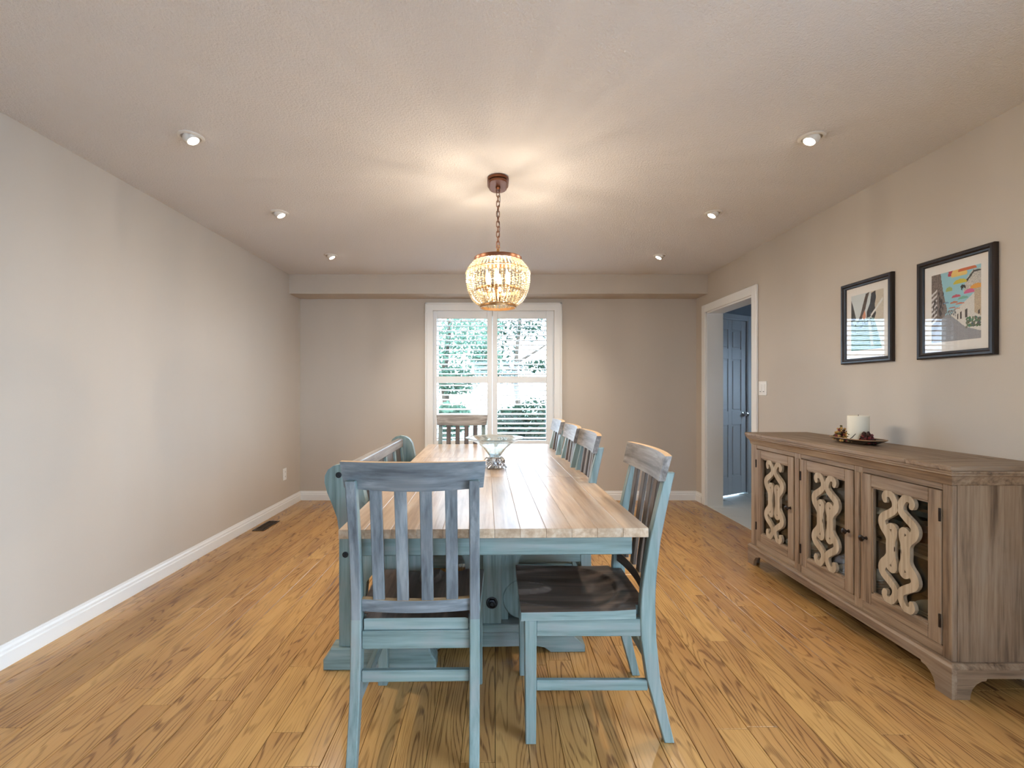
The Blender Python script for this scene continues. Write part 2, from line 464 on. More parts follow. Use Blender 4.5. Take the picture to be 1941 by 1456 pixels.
# ================================================================== room shell
# floor: dark subfloor with individual oak planks
bm = NB(); box(bm, XL, XR, YR, YB, -0.10, -0.012)
floor = struct('floor', bm, 'subfloor', 'oak plank floor of the dining room', 'floor')
PWD = 0.114; G = 0.0009
def plank_bm(bm, x0, x1, y0, y1):
    c = 0.0012; zt = 0.0; zb = -0.012
    v = [bm.verts.new(p) for p in ((x0, y0, zb), (x1, y0, zb), (x1, y1, zb), (x0, y1, zb),
                                   (x0, y0, zt - c), (x1, y0, zt - c), (x1, y1, zt - c), (x0, y1, zt - c),
                                   (x0 + c, y0 + c, zt), (x1 - c, y0 + c, zt), (x1 - c, y1 - c, zt), (x0 + c, y1 - c, zt))]
    for q in ((0, 1, 5, 4), (1, 2, 6, 5), (2, 3, 7, 6), (3, 0, 4, 7), (4, 5, 9, 8), (5, 6, 10, 9), (6, 7, 11, 10), (7, 4, 8, 11), (8, 9, 10, 11)):
        bm.faces.new([v[i] for i in q])
rnd = random.Random(11)
rest = NB()
VENT = (-2.105, -2.005, 4.12, 4.42)
x = XL
while x < XR - 0.005:
    x1 = min(x + PWD, XR)
    y = YR
    while y < YB - 0.01:
        L = rnd.uniform(0.75, 1.75)
        y1 = y + L
        if YB - y1 < 0.35: y1 = YB
        y1 = min(y1, YB)
        if y1 < 0.9: plank_bm(rest, x + G, x1 - G, y + G, y1 - G)
        else:
            b = NB(); plank_bm(b, x + G, x1 - G, y + G, y1 - G); mk('plank', b, 'floor', floor, 0)
        y = y1
    x = x1
o = mk('plank_field', rest, 'floor', floor, 0); o['kind'] = 'stuff'

bm = NB(); box(bm, XL - WT, XR + 0.17, YR - WT, YB + WT, ZC, ZC + 0.1)
struct('ceiling', bm, 'ceil', 'white popcorn textured ceiling', 'ceiling')
bm = NB(); box(bm, XL - WT, XL, YR - WT, YB + WT, -0.1, ZC)
struct('wall_left', bm, 'wall', 'long beige wall on the left', 'wall')
bm = NB()
box(bm, XL, WX0, YB, YB + WT, -0.1, ZC); box(bm, WX1, XR, YB, YB + WT, -0.1, ZC)
box(bm, WX0, WX1, YB, YB + WT, -0.1, WZ0); box(bm, WX0, WX1, YB, YB + WT, WZ1, ZC)
struct('wall_back', bm, 'wall', 'beige end wall around the shuttered window', 'wall')
bm = NB(); box(bm, XL, XR, 4.995, YB, 2.237, ZC)
struct('wall_bulkhead', bm, 'wall', 'boxed beige bulkhead under the ceiling above the window wall', 'bulkhead')
WRT = 0.17
bm = NB()
box(bm, XR, XR + WRT, YR - WT, SY0, -0.1, ZC); box(bm, XR, XR + WRT, SY1, DO0, -0.1, ZC)
box(bm, XR, XR + WRT, SY0, SY1, -0.1, SZ0); box(bm, XR, XR + WRT, SY0, SY1, SZ1, ZC); box(bm, XR, XR + WRT, DO1, YB + WT, -0.1, ZC)
box(bm, XR, XR + WRT, DO0, DO1, DOZ, ZC); box(bm, XR, XR + WRT, DO0, DO1, -0.1, -0.012)
struct('wall_right', bm, 'wall', 'beige wall on the right with doorway and pictures', 'wall')
bm = NB()
box(bm, XL, RX0, YR - WT, YR, -0.1, ZC); box(bm, RX1, XR, YR - WT, YR, -0.1, ZC)
box(bm, RX0, RX1, YR - WT, YR, -0.1, RZ0); box(bm, RX0, RX1, YR - WT, YR, RZ1, ZC)
struct('wall_rear', bm, 'wall', 'beige wall behind the viewer with a wide window', 'wall')

# baseboards
BBP = [(0, 0), (0.016, 0), (0.016, 0.062), (0.011, 0.068), (0.011, 0.080), (0.006, 0.09), (0.004, 0.102), (0, 0.102)]
def baseboard(name, axis, wall, sgn, a, b, label):
    bm = NB(); pts = [(wall + sgn * d, z) for d, z in BBP]
    for (s, e) in (zip(a, b) if isinstance(a, (list, tuple)) else [(a, b)]): prism(bm, pts, axis, s, e)
    return struct(name, bm, 'white', label, 'baseboard')
baseboard('baseboard_left', 'y', XL, 1, YR, YB - 0.017, 'white moulded baseboard along the left wall')
baseboard('baseboard_back', 'x', YB, -1, XL, XR, 'white moulded baseboard under the window wall')
baseboard('baseboard_right', 'y', XR, -1, [YR, SY1 + 0.09, DO1 + 0.095], [SY0 - 0.09, DO0 - 0.085, YB - 0.017], 'white moulded baseboard along the right wall')

# doorway casing and jamb
bm = NB()
cw = 0.075
def casing_profile(bm, y0, y1, z0, z1, inner):
    box(bm, XR - 0.018, XR, y0, y1, z0, z1, bev=0.003)
box(bm, XR - 0.020, XR, DO0 - cw, DO0 + 0.004, 0, DOZ + cw, bev=0.004)
box(bm, XR - 0.020, XR, DO1 - 0.004, DO1 + cw, 0, DOZ + cw, bev=0.004)
box(bm, XR - 0.020, XR, DO0, DO1, DOZ - 0.004, DOZ + cw, bev=0.004)
box(bm, XR, XR + WRT, DO0, DO0 + 0.018, 0, DOZ); box(bm, XR, XR + WRT, DO1 - 0.018, DO1, 0, DOZ)
box(bm, XR, XR + WRT, DO0, DO1, DOZ - 0.018, DOZ)
struct('trim_1', bm, 'white', 'white casing and jamb around the side doorway', 'door casing', smooth=30)

# hallway beyond the doorway
HX1, HY0, HY1 = 4.3, 2.6, 6.6
bm = NB(); box(bm, XR, HX1, HY0, HY1, -0.1, -0.010)
hf = struct('floor_hallway', bm, 'grout', 'pale tiled floor of the hallway', 'floor')
tx = XR
TS = 0.33
while tx < HX1 - 0.01:
    ty = HY0
    while ty < HY1 - 0.01:
        xa, xb, ya, yb = tx + 0.002, min(tx + TS, HX1) - 0.002, ty + 0.002, min(ty + TS, HY1) - 0.002
        if not (xa < XR + WRT + 0.01 and (yb < DO0 or ya > DO1)):
            b = NB(); box(b, xa, xb, ya, yb, -0.010, 0.0, bev=0.0015); mk('tile', b, 'tile', hf, 30)
        ty += TS
    tx += TS
bm = NB(); box(bm, XR + WRT, HX1 + 0.1, HY0 - 0.1, HY1 + 0.1, ZC, ZC + 0.1)
struct('ceiling_hallway', bm, 'hallwall', 'hallway ceiling', 'ceiling')
bm = NB(); box(bm, XR + WRT, HX1, HY0 - 0.1, HY0, -0.1, ZC)
struct('wall_hall_near', bm, 'hallwall', 'hallway wall hidden behind the dining room wall', 'wall')
bm = NB()
hwy0, hwy1, hwz0, hwz1 = 4.75, 5.15, 1.15, 1.75
box(bm, HX1, HX1 + 0.1, HY0 - 0.1, hwy0, -0.1, ZC); box(bm, HX1, HX1 + 0.1, hwy1, HY1 + 0.1, -0.1, ZC)
box(bm, HX1, HX1 + 0.1, hwy0, hwy1, -0.1, hwz0); box(bm, HX1, HX1 + 0.1, hwy0, hwy1, hwz1, ZC)
struct('wall_hall_right', bm, 'hallwall', 'far hallway wall with a small window', 'wall')
portal('portal_hall_window', (HX1 + 0.12, (hwy0 + hwy1) / 2, (hwz0 + hwz1) / 2), (PI / 2, 0, PI / 2), hwy1 - hwy0, hwz1 - hwz0)
# diagonal wall with six panel door (local x along the wall)
ang = math.atan2(0.23, 0.40)
dw = bpy.data.objects.new('wall_hall_diagonal', None)
bm = NB()
DX0, DX1 = -0.16, 0.45     # door opening along local x
box(bm, -0.25, DX0, 0, 0.1, -0.1, ZC); box(bm, DX1, 2.1, 0, 0.1, -0.1, ZC); box(bm, DX0, DX1, 0, 0.1, 2.04, ZC)
bpy.data.objects.remove(dw)
dwall = struct('wall_hall_diagonal', bm, 'hallwall', 'angled hallway wall holding a white panelled door', 'wall')
dwall.location = (2.594, 5.40, 0); dwall.rotation_euler = (0, 0, ang)
bm = NB()
box(bm, DX0 - 0.06, DX0, -0.018, 0.0, 0, 2.10, bev=0.003); box(bm, DX1, DX1 + 0.06, -0.018, 0.0, 0, 2.10, bev=0.003)
box(bm, DX0, DX1, -0.018, 0, 2.04, 2.10, bev=0.003)
tr2 = struct('trim_2', bm, 'doorpaint', 'white casing around the hallway door', 'door casing', smooth=30)
tr2.location = dwall.location; tr2.rotation_euler = dwall.rotation_euler
d1 = bpy.data.objects.new('door_1', None); COL.objects.link(d1)
tag(d1, 'white six-panel hallway door seen through the doorway', 'door', None, 'structure')
d1.location = dwall.location; d1.rotation_euler = dwall.rotation_euler
dw_ = DX1 - DX0
bm = NB(); box(bm, DX0 + 0.004, DX1 - 0.004, 0.018, 0.048, 0.012, 2.035)
mk('door_leaf', bm, 'doorpaint', d1)
bm = NB()
st = 0.095
cols = [(DX0 + st, DX0 + dw_ / 2 - 0.035), (DX0 + dw_ / 2 + 0.035, DX1 - st)]
rowsz = [(0.22, 0.82), (0.98, 1.58), (1.70, 1.92)]
zs = [0.012, 0.22, 0.82, 0.98, 1.58, 1.70, 1.92, 2.035]
for xa, xb in ((DX0 + 0.004, DX0 + st), (DX0 + dw_ / 2 - 0.035, DX0 + dw_ / 2 + 0.035), (DX1 - st, DX1 - 0.004)):
    box(bm, xa, xb, 0.008, 0.02, 0.012, 2.035, bev=0.002)
for xa, xb in cols:
    for za, zb in ((0.012, 0.22), (0.82, 0.98), (1.58, 1.70), (1.92, 2.035)): box(bm, xa, xb, 0.008, 0.02, za, zb, bev=0.002)
mk('stile_frame', bm, 'doorpaint', d1)
for xa, xb in cols:
    for za, zb in rowsz:
        b = NB(); box(b, xa + 0.018, xb - 0.018, 0.010, 0.02, za + 0.018, zb - 0.018, bev=0.006); mk('panel', b, 'doorpaint', d1)
bm = NB()
rot = Matrix.Rotation(PI / 2, 4, 'X')
lathe(bm, [(0, 0), (0.03, 0), (0.03, 0.006), (0.012, 0.010), (0.011, 0.03), (0.022, 0.036), (0.027, 0.048), (0.024, 0.06), (0.012, 0.066), (0, 0.067)], 16, c=(DX1 - 0.055, 0.010, 0.94), mat=rot)
mk('door_knob', bm, 'pewter', d1)

# ------------------------------------------------------------------ window
w1 = bpy.data.objects.new('window_1', None); COL.objects.link(w1)
tag(w1, 'white framed window in the end wall behind shutters', 'window', None, 'structure')
w1.location = (0, YB, 0)
bm = NB()
ca = 0.082
def casing_piece(bm, x0, x1, z0, z1):
    box(bm, x0, x1, -0.022, 0.0, z0, z1, bev=0.004)
casing_piece(bm, WX0 - ca, WX0 + 0.006, WZ0 - 0.05, WZ1 + ca); casing_piece(bm, WX1 - 0.006, WX1 + ca, WZ0 - 0.05, WZ1 + ca)
casing_piece(bm, WX0, WX1, WZ1 - 0.006, WZ1 + ca)
# raised outer bead of the casing
box(bm, WX0 - ca, WX0 - ca + 0.022, -0.030, -0.02, WZ0 - 0.05, WZ1 + ca, bev=0.004); box(bm, WX1 + ca - 0.022, WX1 + ca, -0.030, -0.02, WZ0 - 0.05, WZ1 + ca, bev=0.004)
box(bm, WX0 - ca, WX1 + ca, -0.030, -0.02, WZ1 + ca - 0.022, WZ1 + ca, bev=0.004)
mk('casing', bm, 'white', w1)
bm = NB(); box(bm, WX0 - ca - 0.02, WX1 + ca + 0.02, -0.05, 0.05, WZ0 - 0.045, WZ0 - 0.015, bev=0.006)
box(bm, WX0 - ca, WX1 + ca, -0.02, 0.0, WZ0 - 0.11, WZ0 - 0.045, bev=0.004)
mk('sill', bm, 'white', w1)
bm = NB()
box(bm, WX0, WX0 + 0.05, 0.09, 0.14, WZ0, WZ1); box(bm, WX1 - 0.05, WX1, 0.09, 0.14, WZ0, WZ1)
box(bm, WX0, WX1, 0.09, 0.14, WZ0, WZ0 + 0.06); box(bm, WX0, WX1, 0.09, 0.14, WZ1 - 0.05, WZ1)
box(bm, -0.045, 0.015, 0.09, 0.14, WZ0, WZ1)
mk('sash', bm, 'white', w1)
bm = NB(); box(bm, WX0 + 0.05, -0.045, 0.112, 0.118, WZ0 + 0.06, WZ1 - 0.05); mk('pane', bm, 'glass', w1)
bm = NB(); box(bm, 0.015, WX1 - 0.05, 0.112, 0.118, WZ0 + 0.06, WZ1 - 0.05); mk('pane', bm, 'glass', w1)

def shutter(x0, x1, lx0, lx1, label):
    r = thing('window_shutter', label, 'shutter', ((x0 + x1) / 2, YB - 0.002, WZ0), 0, 'plantation shutters in the window')
    cx = (x0 + x1) / 2
    H_ = WZ1 - WZ0
    ztop, zm1, zm0, zbot = 2.018, 1.375, 1.300, 0.662
    y0, y1 = 0.004, 0.036
    for a, b in ((x0, lx0), (lx1, x1)):
        bm = NB(); box(bm, a - cx, b - cx, y0, y1, 0.004, H_ - 0.004, bev=0.003); mk('stile', bm, 'shutter', r)
    for a, b in ((ztop, WZ1 - 0.004), (zm0, zm1), (WZ0 + 0.004, zbot)):
        bm = NB(); box(bm, lx0 - cx, lx1 - cx, y0, y1, a - WZ0, b - WZ0, bev=0.003); mk('rail', bm, 'shutter', r)
    # louver: lens section, outer edge higher
    prof = []
    wl, tl = 0.060, 0.014
    for k in range(12):
        an = 2 * PI * k / 12
        prof.append((math.cos(an) * wl / 2, math.sin(an) * tl / 2))
    tilt = math.radians(7.0)
    prof = [(y * math.cos(tilt) - z * math.sin(tilt), y * math.sin(tilt) + z * math.cos(tilt)) for y, z in prof]
    bm = NB(); prism(bm, prof, 'x', lx0 - cx + 0.002, lx1 - cx - 0.002)
    first = None
    for za, zb in ((zm1, ztop), (zbot, zm0)):
        n = 12; sp = (zb - za) / n
        for i in range(n):
            z = za + sp * (i + 0.5) - WZ0
            if first is None: first = mk('louver', bm, 'shutter', r, 40, (0, 0.02, z))
            else:
                c = first.copy(); COL.objects.link(c); c.parent = r; c.location = (0, 0.02, z)
    return r
shutter(WX0 + 0.004, -0.030, -0.645, -0.086, 'white louvered shutter panel on the left half of the window')
shutter(-0.026, WX1 - 0.004, 0.029, 0.570, 'white louvered shutter panel on the right half of the window')

# rear window (behind the viewer) lets the daylight in
w2 = bpy.data.objects.new('window_2', None); COL.objects.link(w2)
tag(w2, 'wide white framed window behind the viewer', 'window', None, 'structure'); w2.location = (0, YR, 0)
bm = NB()
for a, b in ((RX0, RX0 + 0.06), (RX1 - 0.06, RX1), ((RX0 + RX1) / 2 - 0.03, (RX0 + RX1) / 2 + 0.03)): box(bm, a, b, -0.12, -0.06, RZ0, RZ1)
box(bm, RX0, RX1, -0.12, -0.06, RZ0, RZ0 + 0.06); box(bm, RX0, RX1, -0.12, -0.06, RZ1 - 0.06, RZ1)
box(bm, RX0 - 0.08, RX0, -0.0, 0.02, RZ0 - 0.08, RZ1 + 0.08); box(bm, RX1, RX1 + 0.08, 0.0, 0.02, RZ0 - 0.08, RZ1 + 0.08); box(bm, RX0, RX1, 0.0, 0.02, RZ1, RZ1 + 0.08); box(bm, RX0, RX1, 0.0, 0.02, RZ0 - 0.08, RZ0)
mk('frame', bm, 'white', w2)
for a, b in ((RX0 + 0.06, (RX0 + RX1) / 2 - 0.03), ((RX0 + RX1) / 2 + 0.03, RX1 - 0.06)):
    bm = NB(); box(bm, a, b, -0.093, -0.087, RZ0 + 0.06, RZ1 - 0.06); mk('pane', bm, 'glass', w2)

w3 = bpy.data.objects.new('window_3', None); COL.objects.link(w3)
tag(w3, 'wide white framed window in the right wall behind the viewer', 'window', None, 'structure'); w3.location = (XR, 0, 0)
bm = NB()
for a, b in ((SY0, SY0 + 0.06), (SY1 - 0.06, SY1), ((SY0 + SY1) / 2 - 0.03, (SY0 + SY1) / 2 + 0.03)): box(bm, 0.08, 0.14, a, b, SZ0, SZ1)
box(bm, 0.08, 0.14, SY0, SY1, SZ0, SZ0 + 0.06); box(bm, 0.08, 0.14, SY0, SY1, SZ1 - 0.06, SZ1)
box(bm, -0.02, 0.0, SY0 - 0.08, SY0, SZ0 - 0.08, SZ1 + 0.08); box(bm, -0.02, 0.0, SY1, SY1 + 0.08, SZ0 - 0.08, SZ1 + 0.08); box(bm, -0.02, 0, SY0, SY1, SZ1, SZ1 + 0.08)
mk('frame', bm, 'white', w3)
for a, b in ((SY0 + 0.06, (SY0 + SY1) / 2 - 0.03), ((SY0 + SY1) / 2 + 0.03, SY1 - 0.06)):
    bm = NB(); box(bm, 0.107, 0.113, a, b, SZ0 + 0.06, SZ1 - 0.06); mk('pane', bm, 'glass', w3)

# ------------------------------------------------------------------ outdoors
bm = NB(); box(bm, -40, 40, 5.5, 45, -0.5, -0.3)
struct('ground', bm, 'grass', 'dark green lawn outside the shuttered window', 'ground')
bm = NB(); box(bm, -40, 40, -40, 5.5, -0.5, -0.3)  # unseen pale ground, added to bounce cool daylight up to the ceiling
struct('ground_bounce', bm, 'bounce_ground', 'unseen pale ground added to bounce daylight in through the other windows', 'ground')
def leaves(name, mat, parent, blobs, n, size, seed):
    r = random.Random(seed); V = []; Fc = []
    for i in range(n):
        c, rad = r.choice(blobs)
        d = Vector((r.gauss(0, 1), r.gauss(0, 1), r.gauss(0, 1))).normalized() * (r.random() ** 0.4)
        p = Vector((c[0] + d.x * rad[0], c[1] + d.y * rad[1], c[2] + d.z * rad[2]))
        u = Vector((r.gauss(0, 1), r.gauss(0, 1), r.gauss(0, 1))).normalized(); v = u.orthogonal().normalized()
        s = size * r.uniform(0.6, 1.3)
        k = len(V); V += [p - u * s, p + v * s * 0.45, p + u * s, p - v * s * 0.45]; Fc.append((k, k + 1, k + 2, k + 3))
    me = bpy.data.meshes.new(name); me.from_pydata(V, [], Fc); me.materials.append(M[mat])
    o = bpy.data.objects.new(name, me); COL.objects.link(o); o.parent = parent; o['kind'] = 'stuff'
    return o
t1 = thing('garden_tree', 'pale green leafy tree outside the left half of the window', 'tree', (-1.0, 9.6, -0.3))
bm = NB(); tube(bm, smooth_pts([(0, 0, 0), (0.05, 0, 0.9), (-0.03, 0.03, 1.8), (0.1, 0, 2.9)], 3), [0.11 - 0.007 * i for i in range(10)], 8); mk('trunk', bm, 'bark', t1)
leaves('foliage', 'leafl', t1, [((0, 0, 2.2), (0.95, 0.7, 0.55)), ((0.5, 0, 2.75), (0.7, 0.6, 0.5)), ((-0.6, 0, 2.6), (0.7, 0.6, 0.6)), ((0.85, -0.2, 2.1), (0.3, 0.3, 0.4)), ((0.2, 0, 1.7), (0.5, 0.4, 0.3))], 5200, 0.05, 3)
t2 = thing('garden_hedge', 'dark green hedge outside behind the right lower shutter', 'hedge', (0.75, 8.6, -0.3))
bm = NB(); tube(bm, [(0, 0, 0), (0.02, 0, 0.5), (0, 0, 1.0)], [0.05, 0.04, 0.02], 6); mk('trunk', bm, 'bark', t2)
leaves('foliage', 'leafd', t2, [((0, 0, 0.75), (0.6, 0.4, 0.65)), ((0.55, 0, 0.7), (0.6, 0.4, 0.6)), ((-0.45, 0, 0.65), (0.4, 0.35, 0.6))], 6500, 0.05, 5)
t3 = thing('garden_shrub', 'small leafy shrub outside behind the left lower shutter', 'shrub', (-0.95, 7.2, -0.3))
bm = NB(); tube(bm, [(0, 0, 0), (0.02, 0, 0.4), (0, 0, 0.8)], [0.04, 0.03, 0.015], 6); mk('trunk', bm, 'bark', t3)
leaves('foliage', 'leafl', t3, [((0, 0, 0.8), (0.4, 0.35, 0.5)), ((0.3, 0, 1.1), (0.3, 0.3, 0.25))], 1800, 0.05, 9)

t4 = thing('garden_tree', 'sparse tall tree outside the right half of the window', 'tree', (0.55, 11.5, -0.3))
bm = NB(); tube(bm, smooth_pts([(0, 0, 0), (0.03, 0, 1.0), (-0.05, 0.03, 2.0), (0.1, 0, 3.6)], 3), [0.09 - 0.006 * i for i in range(10)], 8)
tube(bm, [(0.0, 0, 1.9), (-0.4, 0.1, 2.3), (-0.8, 0.1, 2.5)], [0.04, 0.03, 0.01], 6); tube(bm, [(0.0, 0, 2.2), (0.5, 0.1, 2.5), (0.8, 0.1, 2.7)], [0.04, 0.03, 0.01], 6); mk('trunk', bm, 'bark', t4)
leaves('foliage', 'leafd', t4, [((-0.55, 0, 2.35), (0.6, 0.4, 0.35)), ((-0.3, 0, 1.85), (0.5, 0.4, 0.2)), ((0.5, 0, 2.1), (0.6, 0.4, 0.15)), ((0.3, 0, 3.0), (0.8, 0.4, 0.3)), ((-0.6, 0, 2.9), (0.4, 0.3, 0.4))], 1500, 0.06, 13)

# ================================================================== dining table
TL, TW = 2.485, 1.03
tb = thing('dining_table', 'long trestle dining table with plank top and turquoise base', 'table', (-0.026, 2.8175, 0), math.radians(1.15))
hy, hx = TL / 2, TW / 2
secs = [(-hy, -hy + 0.95), (-hy + 0.95, -hy + 1.685), (-hy + 1.685, hy)]
NP = 12; pw = TW / NP
for si, (ya, yb) in enumerate(secs):
    for i in range(NP):
        b = NB(); box(b, -hx + i * pw + 0.0002, -hx + (i + 1) * pw - 0.0002, ya + 0.0003, yb - 0.0003, 0.729, 0.760, bev=0.0012); mk('plank', b, 'table_y', tb)
for sx, lab in ((-1, 0), (1, 1)):
    b = NB(); box(b, sx * 0.470 - 0.011, sx * 0.470 + 0.011, -hy + 0.09, hy - 0.09, 0.648, 0.7285, bev=0.003); mk('apron', b, 'teal_y', tb)
for sy in (-1, 1):
    b = NB(); box(b, -0.481, 0.481, sy * (hy - 0.08) - 0.011, sy * (hy - 0.08) + 0.011, 0.648, 0.7285, bev=0.003); mk('apron', b, 'teal_x', tb)
def trestle(yc):
    # foot
    half = [(0.0, 0.030), (0.20, 0.030), (0.245, 0.022), (0.275, 0.0), (0.435, 0.0), (0.435, 0.03), (0.36, 0.096), (0.0, 0.096)]
    poly = half[:-1] + [(-x, z) for x, z in half[::-1][1:]]
    poly = [(0.0 + p[0], p[1]) for p in poly]
    b = NB(); prism(b, poly, 'y', yc - 0.055, yc + 0.055, bev=0.004)
    f = mk('foot', b, 'teal_x', tb)
    b = NB(); box(b, -0.20, 0.20, yc - 0.06, yc + 0.06, 0.0965, 0.135, bev=0.004); mk('plinth', b, 'teal_x', tb)
    b = NB(); box(b, -0.044, 0.044, yc - 0.055, yc + 0.055, 0.1355, 0.60, bev=0.003)
    box(b, -0.078, 0.078, yc - 0.015, yc + 0.035, 0.1355, 0.60, bev=0.003)
    p = mk('post', b, 'teal_z', tb)
    b = NB(); box(b, -0.42, 0.42, yc - 0.05, yc + 0.05, 0.6005, 0.6475, bev=0.003)
    box(b, -0.45, 0.45, yc - 0.03, yc + 0.03, 0.6475, 0.728)
    mk('top_beam', b, 'teal_x', tb)
    for s in (-1, 1):
        b = NB()
        lathe(b, [(0, -0.024), (0.090, -0.024), (0.094, -0.020), (0.094, 0.020), (0.090, 0.024), (0, 0.024)], 28, c=(s * 0.145, yc + 0.005, 0.235), mat=Matrix.Rotation(PI / 2, 4, 'X'))
        path = smooth_pts([(s * 0.100, 0.31), (s * 0.092, 0.38), (s * 0.115, 0.46), (s * 0.19, 0.545), (s * 0.30, 0.598)], 4)
        stroke(b, path, [0.07 - 0.0012 * k for k in range(len(path))], 'y', yc - 0.017, yc + 0.027)
        sc_ = mk('scroll_bracket', b, 'teal_z', tb)
        b = NB(); lathe(b, [(0, -0.03), (0.016, -0.03), (0.02, -0.026), (0.02, 0.03), (0, 0.03)], 16, c=(s * 0.145, yc + 0.005, 0.235), mat=Matrix.Rotation(PI / 2, 4, 'X'))
        mk('scroll_button', b, 'blackiron', sc_)
    for sgn in (-1,):
        b = NB()
        lathe(b, [(0, 0), (0.027, 0), (0.027, 0.004), (0.021, 0.005)], 20, c=(0.0, yc - 0.055, 0.235), mat=rot)
        lathe(b, [(0.018, 0.003), (0.018, 0.012), (0.012, 0.014), (0.011, 0.02), (0, 0.022)], 6, c=(0.0, yc - 0.055, 0.235), mat=rot)
        mk('bolt', b, 'blackiron', tb)
YT0, YT1 = -0.56, 0.495
trestle(YT0); trestle(YT1)
b = NB(); box(b, -0.02, 0.02, YT0 + 0.056, YT1 - 0.056, 0.20, 0.27, bev=0.003); mk('stretcher', b, 'teal_y', tb)

